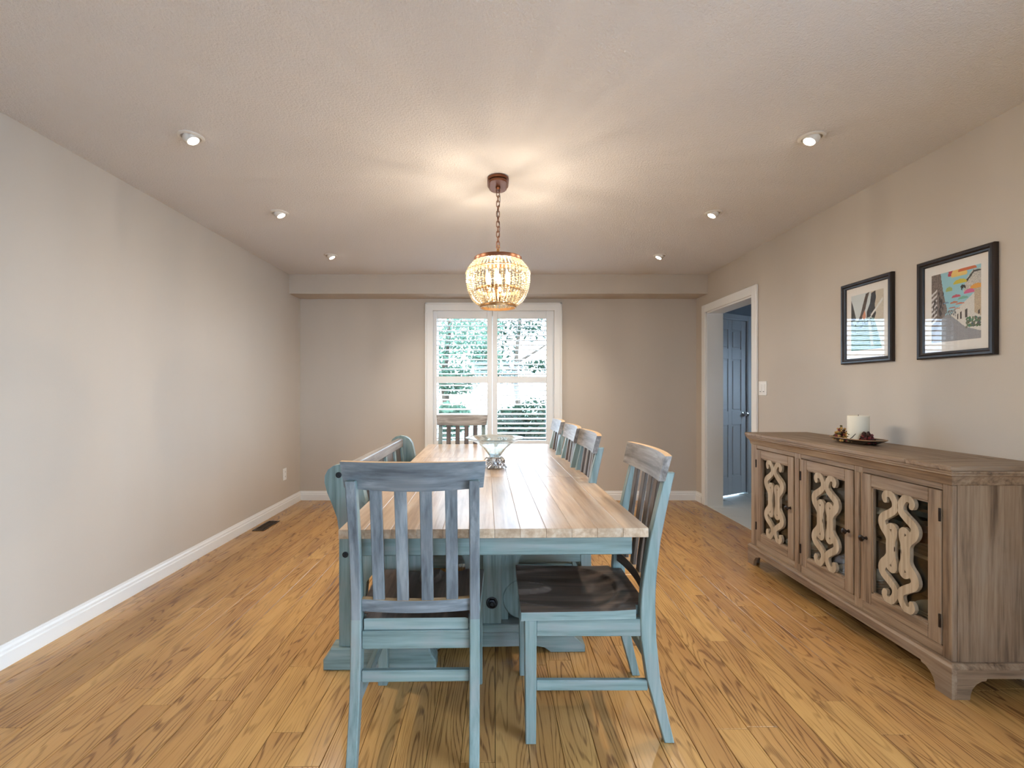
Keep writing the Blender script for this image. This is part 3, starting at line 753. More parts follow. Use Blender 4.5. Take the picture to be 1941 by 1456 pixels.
# ================================================================== chairs
# local frame: faces +y, base centre at origin
def back_y(z):   # centre line of the rear posts
    pts = [(0.0, -0.262), (0.10, -0.236), (0.22, -0.207), (0.36, -0.190), (0.46, -0.187), (0.56, -0.192), (0.70, -0.212), (0.85, -0.243), (1.0, -0.282)]
    for (z0, y0), (z1, y1) in zip(pts, pts[1:]):
        if z <= z1: return y0 + (y1 - y0) * (z - z0) / (z1 - z0)
    return pts[-1][1]
def chair(label, group):
    r = thing('dining_chair', label, 'chair', (0, 0, 0), 0, group)
    for s in (-1, 1):
        zz = [0, 0.05, 0.10, 0.16, 0.22, 0.29, 0.36, 0.42, 0.47, 0.53, 0.60, 0.70, 0.80, 0.90, 0.935]
        dep = [0.034, 0.036, 0.038, 0.042, 0.046, 0.050, 0.053, 0.054, 0.052, 0.048, 0.043, 0.039, 0.036, 0.033, 0.032]
        fr = [(back_y(z) + d / 2, z) for z, d in zip(zz, dep)]; bk = [(back_y(z) - d / 2, z) for z, d in zip(zz, dep)]
        b = NB(); prism(b, fr + bk[::-1], 'x', s * 0.194 - 0.0165, s * 0.194 + 0.0165, bev=0.003)
        b.normal_update()
        for f in b.faces:
            if f.normal.y < -0.6 and f.calc_center_median().z > 0.45: f.material_index = 1
        mk('leg', b, ['teal_z', 'greyblue_z'], r)
        b = NB(); prism(b, [(0.200, 0.0), (0.236, 0.0), (0.240, 0.428), (0.198, 0.428)], 'x', s * 0.196 - 0.020, s * 0.196 + 0.020, bev=0.003)
        mk('leg', b, 'teal_z', r)
        b = NB(); box(b, s * 0.197 - 0.010, s * 0.197 + 0.010, -0.164, 0.1975, 0.368, 0.4275, bev=0.002); mk('apron', b, 'teal_y', r)
        b = NB(); box(b, s * 0.195 - 0.010, s * 0.195 + 0.010, -0.189, 0.199, 0.178, 0.214, bev=0.003); mk('stretcher', b, 'teal_y', r)
    b = NB(); box(b, -0.176, 0.176, 0.209, 0.229, 0.368, 0.4275, bev=0.002); mk('apron', b, 'teal_x', r)
    b = NB(); box(b, -0.1770, 0.1770, -0.200, -0.178, 0.368, 0.4275, bev=0.002); mk('apron', b, 'teal_x', r)
    b = NB(); box(b, -0.1770, 0.1770, -0.207, -0.187, 0.262, 0.300, bev=0.003); mk('stretcher', b, 'teal_x', r)
    # saddle seat: grid with scoop
    n = 48; m = 48
    b = NB()
    def hw(v): return 0.222 - 0.016 * v if v < 0.86 else 0.208 - 0.0   # taper to the back (v=1)
    def zt(x, v):
        y = 0.252 - v * 0.445
        z = 0.4605 + 0.006 * max(0, v - 0.7) / 0.3
        d = 0.0
        ex = x / 0.185; ey = (y - 0.035) / 0.165 if y < 0.035 else (y - 0.035) / 0.34
        q = ex * ex + ey * ey
        if q < 1.0: d = 0.006 * min(1.0, (1 - q) * 11.0) + 0.008 * min(1.0, (1 - q) * 1.5)
        pr = (x / 0.05) ** 2 + ((y - 0.26) / 0.14) ** 2       # pommel ridge at the front
        if pr < 1.0: d *= max(0, 1 - (1 - pr) * 3.0)
        return z - d
    top = []
    for j in range(m + 1):
        v = j / m; y = 0.252 - v * 0.445
        w = hw(v) if v < 0.90 else 0.172
        row = []
        for i in range(n + 1):
            x = -w + 2 * w * i / n
            e = min(1.0, (min(i, n - i) / n * 2 * w) / 0.006)
            row.append(b.verts.new((x, y, zt(x, v) - 0.003 * (1 - e))))
        top.append(row)
    for j in range(m):
        for i in range(n): b.faces.new((top[j][i], top[j][i + 1], top[j + 1][i + 1], top[j + 1][i])).material_index = 0
    bt = [[b.verts.new((v.co.x, v.co.y, 0.4285)) for v in row] for row in (top)]
    def side(a, c, mi=1):
        for k in range(len(a) - 1): b.faces.new((a[k], a[k + 1], c[k + 1], c[k])).material_index = mi
    side(top[0], bt[0]); side(top[-1], bt[-1]); side([r_[0] for r_ in top], [r_[0] for r_ in bt], 2); side([r_[-1] for r_ in top], [r_[-1] for r_ in bt], 2)
    for j in range(m):
        for i in range(n): b.faces.new((bt[j][i], bt[j + 1][i], bt[j + 1][i + 1], bt[j][i + 1])).material_index = 1
    mk('seat', b, ['brownwood_y', 'teal_x', 'teal_y'], r, 35)
    # lower back rail and crest, bowed backwards
    def bow(x): return 0.030 * (1 - (x / 0.23) ** 2)
    def bowed(z0, z1, xh, th, yoff, mi_top=None, hang=0.0, flare=0.0):
        t = NB(); N = 14; rows = []
        for i in range(N + 1):
            x = -xh + 2 * xh * i / N
            cols_ = []
            x_in = x * (1.0 - flare)
            for z, x in ((z0 - hang * (1 - (x / xh) ** 2), x_in), (z1, x)):
                yc = back_y(z) + yoff - bow(x)
                cols_.append((t.verts.new((x, yc - th / 2, z)), t.verts.new((x, yc + th / 2, z))))
            rows.append(cols_)
        for A, B in zip(rows, rows[1:]):
            (a0, a1), (a2, a3) = A; (b0, b1), (b2, b3) = B
            t.faces.new((a0, a2, b2, b0)).material_index = 2; t.faces.new((a1, b1, b3, a3)); t.faces.new((a0, b0, b1, a1))
            f = t.faces.new((a2, a3, b3, b2)); f.material_index = mi_top or 0
        for C_ in (rows[0], rows[-1]):
            (a0, a1), (a2, a3) = C_; t.faces.new((a0, a1, a3, a2))
        bmesh.ops.recalc_face_normals(t, faces=t.faces[:])
        return t
    mk('crest_rail', bowed(0.908, 0.995, 0.231, 0.024, 0.030, 1, 0.008, 0.035), ['greywood_x', 'worn', 'greyblue_x'], r, 40)
    mk('lower_rail', bowed(0.494, 0.534, 0.1770, 0.022, 0.012, 1), ['brownwood_x', 'worn', 'greyblue_x'], r, 40)
    for x in (-0.12, -0.04, 0.04, 0.12):
        zz = [0.520, 0.58, 0.66, 0.74, 0.82, 0.91]
        yy = [back_y(z) - bow(x) + 0.012 + 0.016 * (z - 0.52) / 0.39 - 0.006 * math.sin(PI * (z - 0.52) / 0.39) for z in zz]
        fr = [(y + 0.007, z) for y, z in zip(yy, zz)]; bk = [(y - 0.007, z) for y, z in zip(yy, zz)]
        b = NB(); prism(b, fr + bk[::-1], 'x', x - 0.0195, x + 0.0195, bev=0.002)
        b.normal_update()
        for f in b.faces:
            if f.normal.y < -0.4: f.material_index = 1
        mk('slat', b, ['brownwood_z', 'greyblue_z'], r)
    return r
CG = 'matching slat-back dining chairs'
ch0 = chair('slat-back dining chair seen from behind at the near end of the table', CG)
ch0.location = (-0.264, 1.765, 0); ch0.rotation_euler = (0, 0, math.radians(1.0))
dup(ch0, (0.342, 1.850, 0), PI / 2, 'slat-back dining chair nearest the viewer on the right side, dark scooped seat showing', CG)
dup(ch0, (0.262, 2.565, 0), PI / 2, 'second slat-back chair from the viewer along the right side of the table', CG)
dup(ch0, (0.245, 3.035, 0), PI / 2, 'third slat-back chair from the viewer along the right side of the table', CG)
dup(ch0, (0.228, 3.590, 0), PI / 2, 'farthest slat-back chair on the right side of the table, near the window', CG)
dup(ch0, (-0.297, 4.055, 0), PI, 'slat-back dining chair at the far end of the table in front of the window', CG)

# ================================================================== bench
bn = thing('dining_bench', 'turquoise high-backed bench with rounded ends along the left of the table', 'bench', (-0.5, 2.76, 0))
bx, by = -0.5, 2.76
endp = [(-0.683, 0.098), (-0.683, 0.60), (-0.692, 0.66), (-0.712, 0.715), (-0.735, 0.77), (-0.747, 0.815), (-0.746, 0.845), (-0.732, 0.872), (-0.708, 0.889), (-0.675, 0.896), (-0.640, 0.890), (-0.612, 0.872), (-0.592, 0.842), (-0.581, 0.80), (-0.572, 0.755), (-0.563, 0.722),
        (-0.586, 0.694), (-0.598, 0.655), (-0.595, 0.60), (-0.578, 0.545), (-0.545, 0.510), (-0.48, 0.500), (-0.30, 0.500), (-0.285, 0.48), (-0.285, 0.43), (-0.302, 0.405), (-0.302, 0.098)]
hole = [(-0.345, 0.19), (-0.345, 0.39), (-0.40, 0.425), (-0.48, 0.43), (-0.535, 0.415), (-0.562, 0.38), (-0.568, 0.31), (-0.562, 0.25), (-0.53, 0.20), (-0.46, 0.18)]
def end_panel(y0, y1):
    t = NB()
    from mathutils.geometry import delaunay_2d_cdt
    vs = [Vector((p[0] - bx, p[1])) for p in endp] + [Vector((p[0] - bx, p[1])) for p in hole]
    ne, nh = len(endp), len(hole)
    eds = [(i, (i + 1) % ne) for i in range(ne)] + [(ne + i, ne + (i + 1) % nh) for i in range(nh)]
    fcs = [list(range(ne)), list(range(ne, ne + nh))]
    ov, oe, of, a1, a2, a3 = delaunay_2d_cdt(vs, eds, fcs, 1, 1e-6)
    hv = [Vector((p[0] - bx, p[1])) for p in hole]
    def inside(p, poly):
        c = False
        for i in range(len(poly)):
            a, b_ = poly[i], poly[i - 1]
            if (a.y > p.y) != (b_.y > p.y) and p.x < (b_.x - a.x) * (p.y - a.y) / (b_.y - a.y) + a.x: c = not c
        return c
    lo = [t.verts.new((v.x, y0, v.y)) for v in ov]; hi = [t.verts.new((v.x, y1, v.y)) for v in ov]
    for f in of:
        c = sum((ov[i] for i in f), Vector((0, 0))) / len(f)
        if inside(c, hv): continue
        t.faces.new([lo[i] for i in f]); t.faces.new([hi[i] for i in f][::-1])
    for a, b_ in eds: t.faces.new((lo[a], lo[b_], hi[b_], hi[a]))
    return t
for y0, y1, fy0, fy1 in ((2.082, 2.128, 2.064, 2.146), (3.392, 3.438, 3.374, 3.456)):
    e = mk('end_panel', end_panel(y0 - by, y1 - by), 'teal_z', bn, 25)
    yf = y0 - by if y0 < 2.5 else y0 - by
    for px_, pz_ in ((-0.684, 0.849), (-0.655, 0.50)):
        b = NB(); lathe(b, [(0, -0.001), (0.013, -0.001), (0.013, 0.004), (0.008, 0.005), (0.008, 0.002), (0, 0.002)], 16, c=(px_ - bx, y0 - by, pz_), mat=rot)
        mk('bolt', b, 'blackiron', e)
    b = NB(); prism(b, [(-0.748 - bx, 0.0), (-0.257 - bx, 0.0), (-0.257 - bx, 0.045), (-0.275 - bx, 0.068), (-0.285 - bx, 0.0975), (-0.715 - bx, 0.0975), (-0.728 - bx, 0.068), (-0.748 - bx, 0.045)], 'y', fy0 - by, fy1 - by, bev=0.006)
    mk('foot', b, 'teal_x', bn)
b = NB(); box(b, -0.700 - bx, -0.655 - bx, 2.1285 - by, 3.3915 - by, 0.818, 0.876, bev=0.005); mk('top_rail', b, 'greywood_y', bn)
b = NB(); box(b, -0.672 - bx, -0.636 - bx, 2.1285 - by, 3.3915 - by, 0.52, 0.57, bev=0.004); mk('lower_rail', b, 'greywood_y', bn)
ys = np.linspace(2.1285, 3.3915, 6)
for i in range(6):
    yc = min(max(ys[i], 2.148), 3.372)
    b = NB(); prism(b, [(-0.662 - bx, 0.5705), (-0.632 - bx, 0.5705), (-0.658 - bx, 0.8175), (-0.692 - bx, 0.8175)], 'y', yc - 0.019 - by, yc + 0.019 - by, bev=0.002); mk('back_stile', b, 'teal_z', bn)
for i in range(5):
    b = NB(); prism(b, [(-0.657 - bx, 0.5705), (-0.645 - bx, 0.5705), (-0.672 - bx, 0.8175), (-0.684 - bx, 0.8175)], 'y', ys[i] + 0.0395 - by if i == 0 else ys[i] + 0.0195 - by, ys[i + 1] - 0.0395 - by if i == 4 else ys[i + 1] - 0.0195 - by); mk('back_panel', b, 'brownwood_z', bn)
b = NB(); box(b, -0.650 - bx, -0.275 - bx, 2.1285 - by, 3.3915 - by, 0.455, 0.49, bev=0.004); mk('seat', b, 'brownwood_y', bn)
b = NB(); box(b, -0.330 - bx, -0.305 - bx, 2.1285 - by, 3.3915 - by, 0.40, 0.4545, bev=0.003); mk('apron', b, 'teal_y', bn)
b = NB(); box(b, -0.660 - bx, -0.630 - bx, 2.1285 - by, 3.3915 - by, 0.30, 0.36, bev=0.003); mk('stretcher', b, 'teal_y', bn)

# ================================================================== sideboard
SX, SY = 2.02, 2.63          # root
XW = 2.232
sb = thing('sideboard', 'weathered wooden sideboard with scrollwork glass doors against the right wall', 'sideboard', (SX, SY, 0))
XF, Y0, Y1 = 1.815, 1.885, 3.362
def SB(b, x0, x1, y0, y1, z0, z1, **k): return box(b, x0 - SX, x1 - SX, y0 - SY, y1 - SY, z0, z1, **k)
# top in three boards
tops = [Y0 - 0.03, Y0 + 0.18, Y1 - 0.18, Y1 + 0.03]
for a, c in zip(tops, tops[1:]):
    b = NB(); SB(b, XF - 0.032, XW, a + 0.0004, c - 0.0004, 0.902, 0.922, bev=0.003); mk('top_board', b, 'cab_y' if c - a > 0.4 else 'cab_x', sb)
# crown moulding: mitred frame around three sides
def moulding(prof, mat, name):
    """prof: list of (outset, z); runs along near end, front, far end"""
    t = NB(); rows = []
    for o_, z in prof:
        rows.append([t.verts.new((XW - SX, Y0 - o_ - SY, z)), t.verts.new((XF - o_ - SX, Y0 - o_ - SY, z)), t.verts.new((XF - o_ - SX, Y1 + o_ - SY, z)), t.verts.new((XW - SX, Y1 + o_ - SY, z))])
    for A, B in zip(rows, rows[1:]):
        for k in range(3): t.faces.new((A[k], A[k + 1], B[k + 1], B[k]))
    t.faces.new([rows[0][k] for k in range(4)]); t.faces.new([rows[-1][k] for k in range(4)][::-1])
    t.faces.new([r_[0] for r_ in rows] + [r_[3] for r_ in rows][::-1])
    return mk(name, t, mat, sb, 20)
moulding([(0.001, 0.842), (0.004, 0.846), (0.006, 0.862), (0.014, 0.878), (0.022, 0.884), (0.022, 0.890), (0.027, 0.894), (0.027, 0.9015)], 'cab_y', 'crown_moulding')
# carcass
for ya, yb in ((Y0, Y0 + 0.022), (Y1 - 0.022, Y1)):
    b = NB(); SB(b, XF + 0.022, XW, ya, yb, 0.14, 0.8415)
    # corner stile and frame relief on the outer face
    mk('side_panel', b, 'cab_z', sb)
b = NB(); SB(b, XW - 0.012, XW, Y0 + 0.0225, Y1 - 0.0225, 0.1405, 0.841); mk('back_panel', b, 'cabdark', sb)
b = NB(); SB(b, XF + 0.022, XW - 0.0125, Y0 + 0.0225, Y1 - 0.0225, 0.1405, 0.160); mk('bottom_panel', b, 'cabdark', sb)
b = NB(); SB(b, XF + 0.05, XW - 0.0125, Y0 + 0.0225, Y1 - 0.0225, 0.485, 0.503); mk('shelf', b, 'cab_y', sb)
doors = [(1.927, 2.341, -1), (2.400, 2.812, 1), (2.878, 3.288, 1)]   # hinge side: -1 near, 1 far
stl = [(Y0, 1.925), (2.343, 2.398), (2.814, 2.876), (3.290, Y1)]
for ya, yb in stl:
    b = NB(); SB(b, XF, XF + 0.0215, ya, yb, 0.14, 0.8415, bev=0.002)
    if 2.2 < ya < 3.0: SB(b, XF - 0.006, XF, ya + 0.014, yb - 0.014, 0.186, 0.814, bev=0.002)
    mk('face_stile', b, 'cab_z', sb)
for za, zb in ((0.14, 0.184), (0.816, 0.8415)):
    for (ya, yb), (yc, yd) in zip(stl, stl[1:]):
        b = NB(); SB(b, XF, XF + 0.0215, yb + 0.0003, yc - 0.0003, za, zb, bev=0.002); mk('face_rail', b, 'cab_y', sb)
# base moulding and bracket feet
moulding([(0.018, 0.118), (0.018, 0.124), (0.014, 0.129), (0.009, 0.133), (0.009, 0.1395)], 'cab_y', 'base_moulding')
def bracket(len_):
    # apron outline along its length with bracket feet at both ends
    a = [(0, 0), (0.070, 0), (0.073, 0.022), (0.080, 0.042), (0.095, 0.060), (0.115, 0.072), (0.135, 0.075), (0.137, 0.083)]
    bq = [(len_ - p, z) for p, z in a[::-1]]
    return a + bq + [(len_, 0.1178), (0, 0.1178)]
Lf = (Y1 + 0.015) - (Y0 - 0.015)
b = NB(); prism(b, [(p - SY + Y0 - 0.015, z) for p, z in bracket(Lf)], 'x', XF - 0.015 - SX, XF + 0.006 - SX); mk('base_apron', b, 'cab_y', sb)
Ls = XW - (XF + 0.0065)
for ya in (Y0 - 0.015, Y1 - 0.006):
    aa = [(0, 0), (0.050, 0), (0.053, 0.022), (0.060, 0.042), (0.075, 0.060), (0.095, 0.072), (0.115, 0.075), (0.117, 0.083)]
    pl = aa + [(Ls - p, z) for p, z in aa[::-1]] + [(Ls, 0.1178), (0, 0.1178)]
    b = NB(); prism(b, [(p + XF + 0.0065 - SX, z) for p, z in pl], 'y', ya - SY, ya + 0.021 - SY); mk('base_apron', b, 'cab_x', sb)
# doors
def fret(b, x0, x1):
    """scrollwork in local (y,z), half width 0.15, half height 0.255"""
    def P(u, f): return (u, 0.255 - f * 0.51)
    half = [(-0.070, 0.085), (-0.074, 0.055), (-0.062, 0.024), (-0.040, 0.022), (-0.024, 0.055), (-0.014, 0.10), (-0.018, 0.150), (-0.045, 0.195), (-0.078, 0.240), (-0.088, 0.285), (-0.078, 0.335), (-0.056, 0.378), (-0.042, 0.43), (-0.042, 0.5)]
    wd = [0.026, 0.029, 0.031, 0.032, 0.032, 0.033, 0.034, 0.035, 0.037, 0.040, 0.042, 0.044, 0.044, 0.044]
    full = half + [(u, 1 - f) for u, f in half[::-1][1:]]; wf = wd + wd[::-1][1:]
    for s in (-1, 1):
        pts = smooth_pts([P(u * s, f) for u, f in full], 3)
        ws = []
        for i in range(len(full) - 1):
            for j in range(3): ws.append(wf[i] + (wf[i + 1] - wf[i]) * j / 3)
        ws.append(wf[-1])
        stroke(b, pts, ws, 'x', x0, x1)
        for k in (0, 1):   # inner scallops
            q = [(-0.062, 0.345), (-0.050, 0.318), (-0.033, 0.303), (-0.020, 0.325), (-0.021, 0.372), (-0.030, 0.43), (-0.031, 0.50)]
            pts = smooth_pts([P(u * s, (1 - f) if k else f) for u, f in q], 3)
            stroke(b, pts, [0.022 + 0.014 * i / 18 for i in range(19)], 'x', x0 + 0.0007, x1 - 0.0007)
FRB = NB(); fret(FRB, -0.004, 0.012)
FRM = bpy.data.meshes.new('fretwork'); bmesh.ops.recalc_face_normals(FRB, faces=FRB.faces[:]); FRB.to_mesh(FRM); FRB.free(); FRM.materials.append(M['fret'])
DZ0, DZ1 = 0.187, 0.813
for i, (ya, yb, hs) in enumerate(doors):
    yc, zc = (ya + yb) / 2, (DZ0 + DZ1) / 2
    hw_, hh = (yb - ya) / 2, (DZ1 - DZ0) / 2
    fw = 0.056
    b = NB()
    x0, x1 = -0.006, 0.016
    for s in (-1, 1):
        y_a, y_b = sorted((s * hw_, s * (hw_ - fw))); box(b, x0, x1, y_a, y_b, -hh, hh, bev=0.0025)
        z_a, z_b = sorted((s * hh, s * (hh - fw))); box(b, x0, x1, -hw_ + fw + 0.0004, hw_ - fw - 0.0004, z_a, z_b, bev=0.0025, mi=1)
        # inner bead
        y_a, y_b = sorted((s * (hw_ - fw), s * (hw_ - fw - 0.007))); box(b, x0 + 0.006, x1, y_a, y_b, -hh + fw, hh - fw)
        z_a, z_b = sorted((s * (hh - fw), s * (hh - fw - 0.007))); box(b, x0 + 0.006, x1, -hw_ + fw, hw_ - fw, z_a, z_b)
    d = mk('door', b, ['cab_z', 'cab_y'], sb); d.location = (XF - SX, yc - SY, zc)
    o = bpy.data.objects.new('fretwork', FRM); COL.objects.link(o); o.parent = d; o.location = (-0.001, 0, 0)
    b = NB(); box(b, 0.0125, 0.0155, -hw_ + fw + 0.007, hw_ - fw - 0.007, -hh + fw + 0.007, hh - fw - 0.007); mk('glass_pane', b, 'cabglass', d)
    b = NB(); lathe(b, [(0, 0.0), (0.009, 0.0), (0.006, 0.004), (0.005, 0.014), (0.012, 0.018), (0.016, 0.024), (0.014, 0.030), (0.008, 0.033), (0, 0.034)], 16, c=(x0, -hs * (hw_ - 0.028), 0.0), mat=Matrix.Rotation(-PI / 2, 4, 'Y'))
    mk('knob', b, 'bronze', d)
    for z in (-0.215, 0.215):
        b = NB(); tube(b, [(x0 - 0.002, hs * (hw_ - 0.002), z - 0.027), (x0 - 0.002, hs * (hw_ - 0.002), z + 0.027)], 0.0045, 8)
        box(b, x0 - 0.0015, x0 + 0.001, min(hs * (hw_ - 0.001), hs * (hw_ - 0.008)), max(hs * (hw_ - 0.001), hs * (hw_ - 0.008)), z - 0.025, z + 0.025)
        mk('hinge', b, 'bronze', d)

# crockery inside the sideboard
def plate_mesh(r):
    b = NB(); lathe(b, [(0, 0.004), (r * 0.5, 0.004), (r * 0.62, 0.007), (r * 0.75, 0.016), (r, 0.023), (r, 0.026), (r * 0.74, 0.020), (r * 0.58, 0.011), (0, 0.008)], 28)
    lathe(b, [(r * 0.5, 0.0), (r * 0.54, 0.0), (r * 0.54, 0.006), (r * 0.5, 0.006)], 28, closed=True)
    return b
def stack(x, y, z, r, n, place):
    first = None
    for k in range(n):
        lab = '%s white dinner plate of the stack behind the %s sideboard door' % (('lowest', 'second lowest', 'third from the bottom', 'fourth from the bottom', 'fifth from the bottom')[k], place)
        if first is None: first = tag(mk('plate', plate_mesh(r), 'china', None, 40), lab, 'plate', 'plates stacked behind the %s door' % place); o = first
        else: o = first.copy(); COL.objects.link(o); o['label'] = lab
        o.location = (x, y, z + k * 0.0135)
stack(2.02, 2.10, 0.1602, 0.125, 5, 'nearest'); stack(2.02, 2.60, 0.1602, 0.120, 4, 'middle'); stack(2.02, 3.08, 0.1602, 0.115, 4, 'farthest')
def bowl(x, y, z, r, h, mat, label, cat='bowl', name='bowl'):
    b = NB(); lathe(b, [(0, 0), (r * 0.45, 0), (r * 0.5, 0.006), (r * 0.8, h * 0.45), (r, h), (r - 0.004, h), (r * 0.76, h * 0.47), (r * 0.45, 0.011), (0, 0.010)], 24)
    o = tag(mk(name, b, mat, None, 40), label, cat); o.location = (x, y, z); return o
cup = thing('teacup', 'white handled cup on the shelf behind the nearest sideboard door', 'cup', (2.0, 2.045, 0.5035))
b = NB(); lathe(b, [(0, 0), (0.022, 0), (0.03, 0.012), (0.04, 0.05), (0.043, 0.075), (0.040, 0.075), (0.036, 0.05), (0.026, 0.015), (0, 0.008)], 20); mk('cup_body', b, 'china', cup)
b = NB(); tube(b, smooth_pts([(0, -0.041, 0.062), (0, -0.062, 0.060), (0, -0.066, 0.040), (0, -0.054, 0.022), (0, -0.036, 0.02)], 3), 0.004, 6); mk('handle', b, 'china', cup)
bowl(2.03, 2.25, 0.5035, 0.075, 0.06, 'clay', 'brown glazed bowl on the shelf behind the nearest sideboard door')
bowl(2.03, 2.58, 0.5035, 0.10, 0.07, 'china', 'white bowl on the shelf behind the middle sideboard door')
bowl(2.03, 3.05, 0.5035, 0.09, 0.06, 'china', 'white bowl on the shelf behind the farthest sideboard door')

# ================================================================== things on the sideboard
ZT = 0.9222
pl = thing('serving_plate', 'dark lacquered rectangular plate on the sideboard holding candle and dried flowers', 'plate', (2.035, 2.665, ZT), 0.0)
b = NB()
hx_, hy_ = 0.080, 0.150
rings = [(0.62, 0.0), (1.0, 0.020), (1.0, 0.024), (0.64, 0.006)]
def rrect(sx_, sy_, z, rr=0.35):
    o_ = []
    for k in range(24):
        an = 2 * PI * k / 24; ca_, sa_ = math.cos(an), math.sin(an)
        p = 4.0; q = (abs(ca_) ** p + abs(sa_) ** p) ** (-1 / p)
        o_.append((sx_ * ca_ * q, sy_ * sa_ * q, z))
    return o_
rv = [[b.verts.new(p) for p in rrect(hx_ * s, hy_ * s, z + (0.006 * abs(math.cos(0)) if s == 1.0 else 0))] for s, z in rings]
for A, B in zip(rv, rv[1:]):
    for k in range(24): b.faces.new((A[k], A[(k + 1) % 24], B[(k + 1) % 24], B[k]))
b.faces.new(rv[0][::-1]); b.faces.new(rv[-1])
mk('dish', b, 'plate', pl, 40)
b = NB(); tube(b, [(x_, y_, 0.0295) for x_, y_, z_ in rrect(hx_, hy_, 0)], 0.0022, 6, closed=True); mk('rim', b, 'plateedge', pl, 40)
cd = thing('pillar_candle', 'thick ivory pillar candle standing on the dark plate', 'candle', (2.04, 2.665, ZT + 0.0064))
b = NB(); lathe(b, [(0, 0), (0.050, 0), (0.0515, 0.003), (0.0515, 0.146), (0.048, 0.150), (0.040, 0.147), (0, 0.141)], 28); mk('wax', b, 'candle', cd, 40)
b = NB(); tube(b, [(0, 0, 0.140), (0.001, 0.001, 0.155)], 0.0015, 6); mk('wick', b, 'wick', cd)
def petals(name, label, cat, c, ext, n, mats, seed, size):
    r_ = random.Random(seed); b = NB()
    for k in range(n):
        px_ = r_.uniform(-1, 1); py_ = r_.uniform(-1, 1)
        if px_ ** 2 + py_ ** 2 > 1: continue
        hgt = (1 - (px_ ** 2 + py_ ** 2)) * ext[2]
        z_ = r_.uniform(0.2, 1.0) * hgt + size * 0.6
        t = NB(); s_ = size * r_.uniform(0.6, 1.3)
        if r_.random() < 0.5:
            bmesh.ops.create_icosphere(t, subdivisions=1, radius=s_)
            m_ = Matrix.Diagonal((1, 1, r_.uniform(0.4, 1.0), 1))
        else:
            bmesh.ops.create_cone(t, cap_ends=True, segments=5, radius1=s_ * 1.1, radius2=s_ * 0.1, depth=s_ * 1.4); m_ = Matrix.Identity(4)
        e_ = Euler((r_.uniform(0, 6), r_.uniform(0, 6), r_.uniform(0, 6))).to_matrix().to_4x4()
        absorb(b, t, Matrix.Translation((px_ * ext[0], py_ * ext[1], max(z_, s_))) @ e_ @ m_, r_.randrange(len(mats)))
    o = mk(name, b, mats, None, 0); o.location = c; return tag(o, label, cat, None, 'stuff')
petals('dried_flowers', 'heap of tan and orange dried flowers on the far side of the plate', 'dried flowers', (2.022, 2.760, ZT + 0.007), (0.042, 0.052, 0.085), 230, ['dry1', 'dry1', 'dry3', 'dry4', 'dry2'], 3, 0.008)
petals('dried_berries', 'heap of dark red dried blossoms on the near side of the plate', 'dried flowers', (2.022, 2.580, ZT + 0.007), (0.038, 0.038, 0.065), 170, ['dry2', 'dry4', 'dry4'], 4, 0.008)
petals('dried_flowers', 'few reddish petals and cones lying in front of the candle', 'dried flowers', (1.975, 2.665, ZT + 0.007), (0.010, 0.055, 0.018), 34, ['dry2', 'dry4', 'dry3', 'dry1'], 8, 0.007)
tw = thing('dry_twig', 'thin grey twig leaning out of the plate beside the candle', 'twig', (1.972, 2.650, ZT + 0.02))
b = NB(); tube(b, [(0, 0, 0), (0.0, -0.03, 0.018), (0.0, -0.055, 0.040)], [0.0022, 0.002, 0.0015], 6); mk('stem', b, 'wick', tw)
for k, (dy, dz) in enumerate(((0.004, 0.02), (-0.004, 0.032), (0.008, 0.036))):
    b = NB(); ico(b, (0, dy, dz), 0.006, 1, (0.4, 1, 0.6)); mk('leaf', b, 'dry3', tw)

# ================================================================== glass bowl on the table
gb = thing('glass_bowl', 'flared clear glass bowl on a pewter grape base on the table', 'bowl', (0.0, 2.80, 0.7602))
b = NB()
prof = [(0.0, 0.068), (0.024, 0.068), (0.034, 0.074), (0.045, 0.090), (0.070, 0.122), (0.105, 0.150), (0.150, 0.172), (0.172, 0.178), (0.173, 0.183), (0.148, 0.178), (0.102, 0.156), (0.066, 0.128), (0.040, 0.096), (0.026, 0.080), (0.0, 0.078)]
lathe(b, prof, 40)
t_ = NT('clear_glass'); gl_ = t_.n('BsdfGlass', Roughness=0.0, IOR=1.45); gl_.inputs['Color'].default_value = (0.96, 1, 0.99, 1)
tr_ = t_.n('BsdfTransparent'); M['bowlglass'] = t_.surf(t_.n('MixShader', i0=0.85, i1=tr_.outputs[0], i2=gl_.outputs[0]).outputs[0])
mk('bowl_glass', b, 'bowlglass', gb, 60)
b = NB(); lathe(b, [(0, 0), (0.045, 0), (0.048, 0.006), (0.030, 0.020), (0.024, 0.045), (0.030, 0.064), (0.026, 0.0675), (0, 0.0675)], 20); mk('pedestal', b, 'pewter', gb)
b = NB(); r_ = random.Random(2)
for cl in range(5):
    an = 2 * PI * cl / 5 - 1.2
    for k in range(22):
        f = k / 22; rad = 0.036 + 0.028 * (1 - f) + r_.uniform(-0.004, 0.004); z = 0.008 + 0.048 * f
        a_ = an + r_.uniform(-0.5, 0.5) * (1 - 0.3 * f)
        ico(b, (rad * math.cos(a_), rad * math.sin(a_), z), r_.uniform(0.0045, 0.0065), 1)
o = mk('grape_clusters', b, 'pewter', gb, 60); o['kind'] = 'stuff'
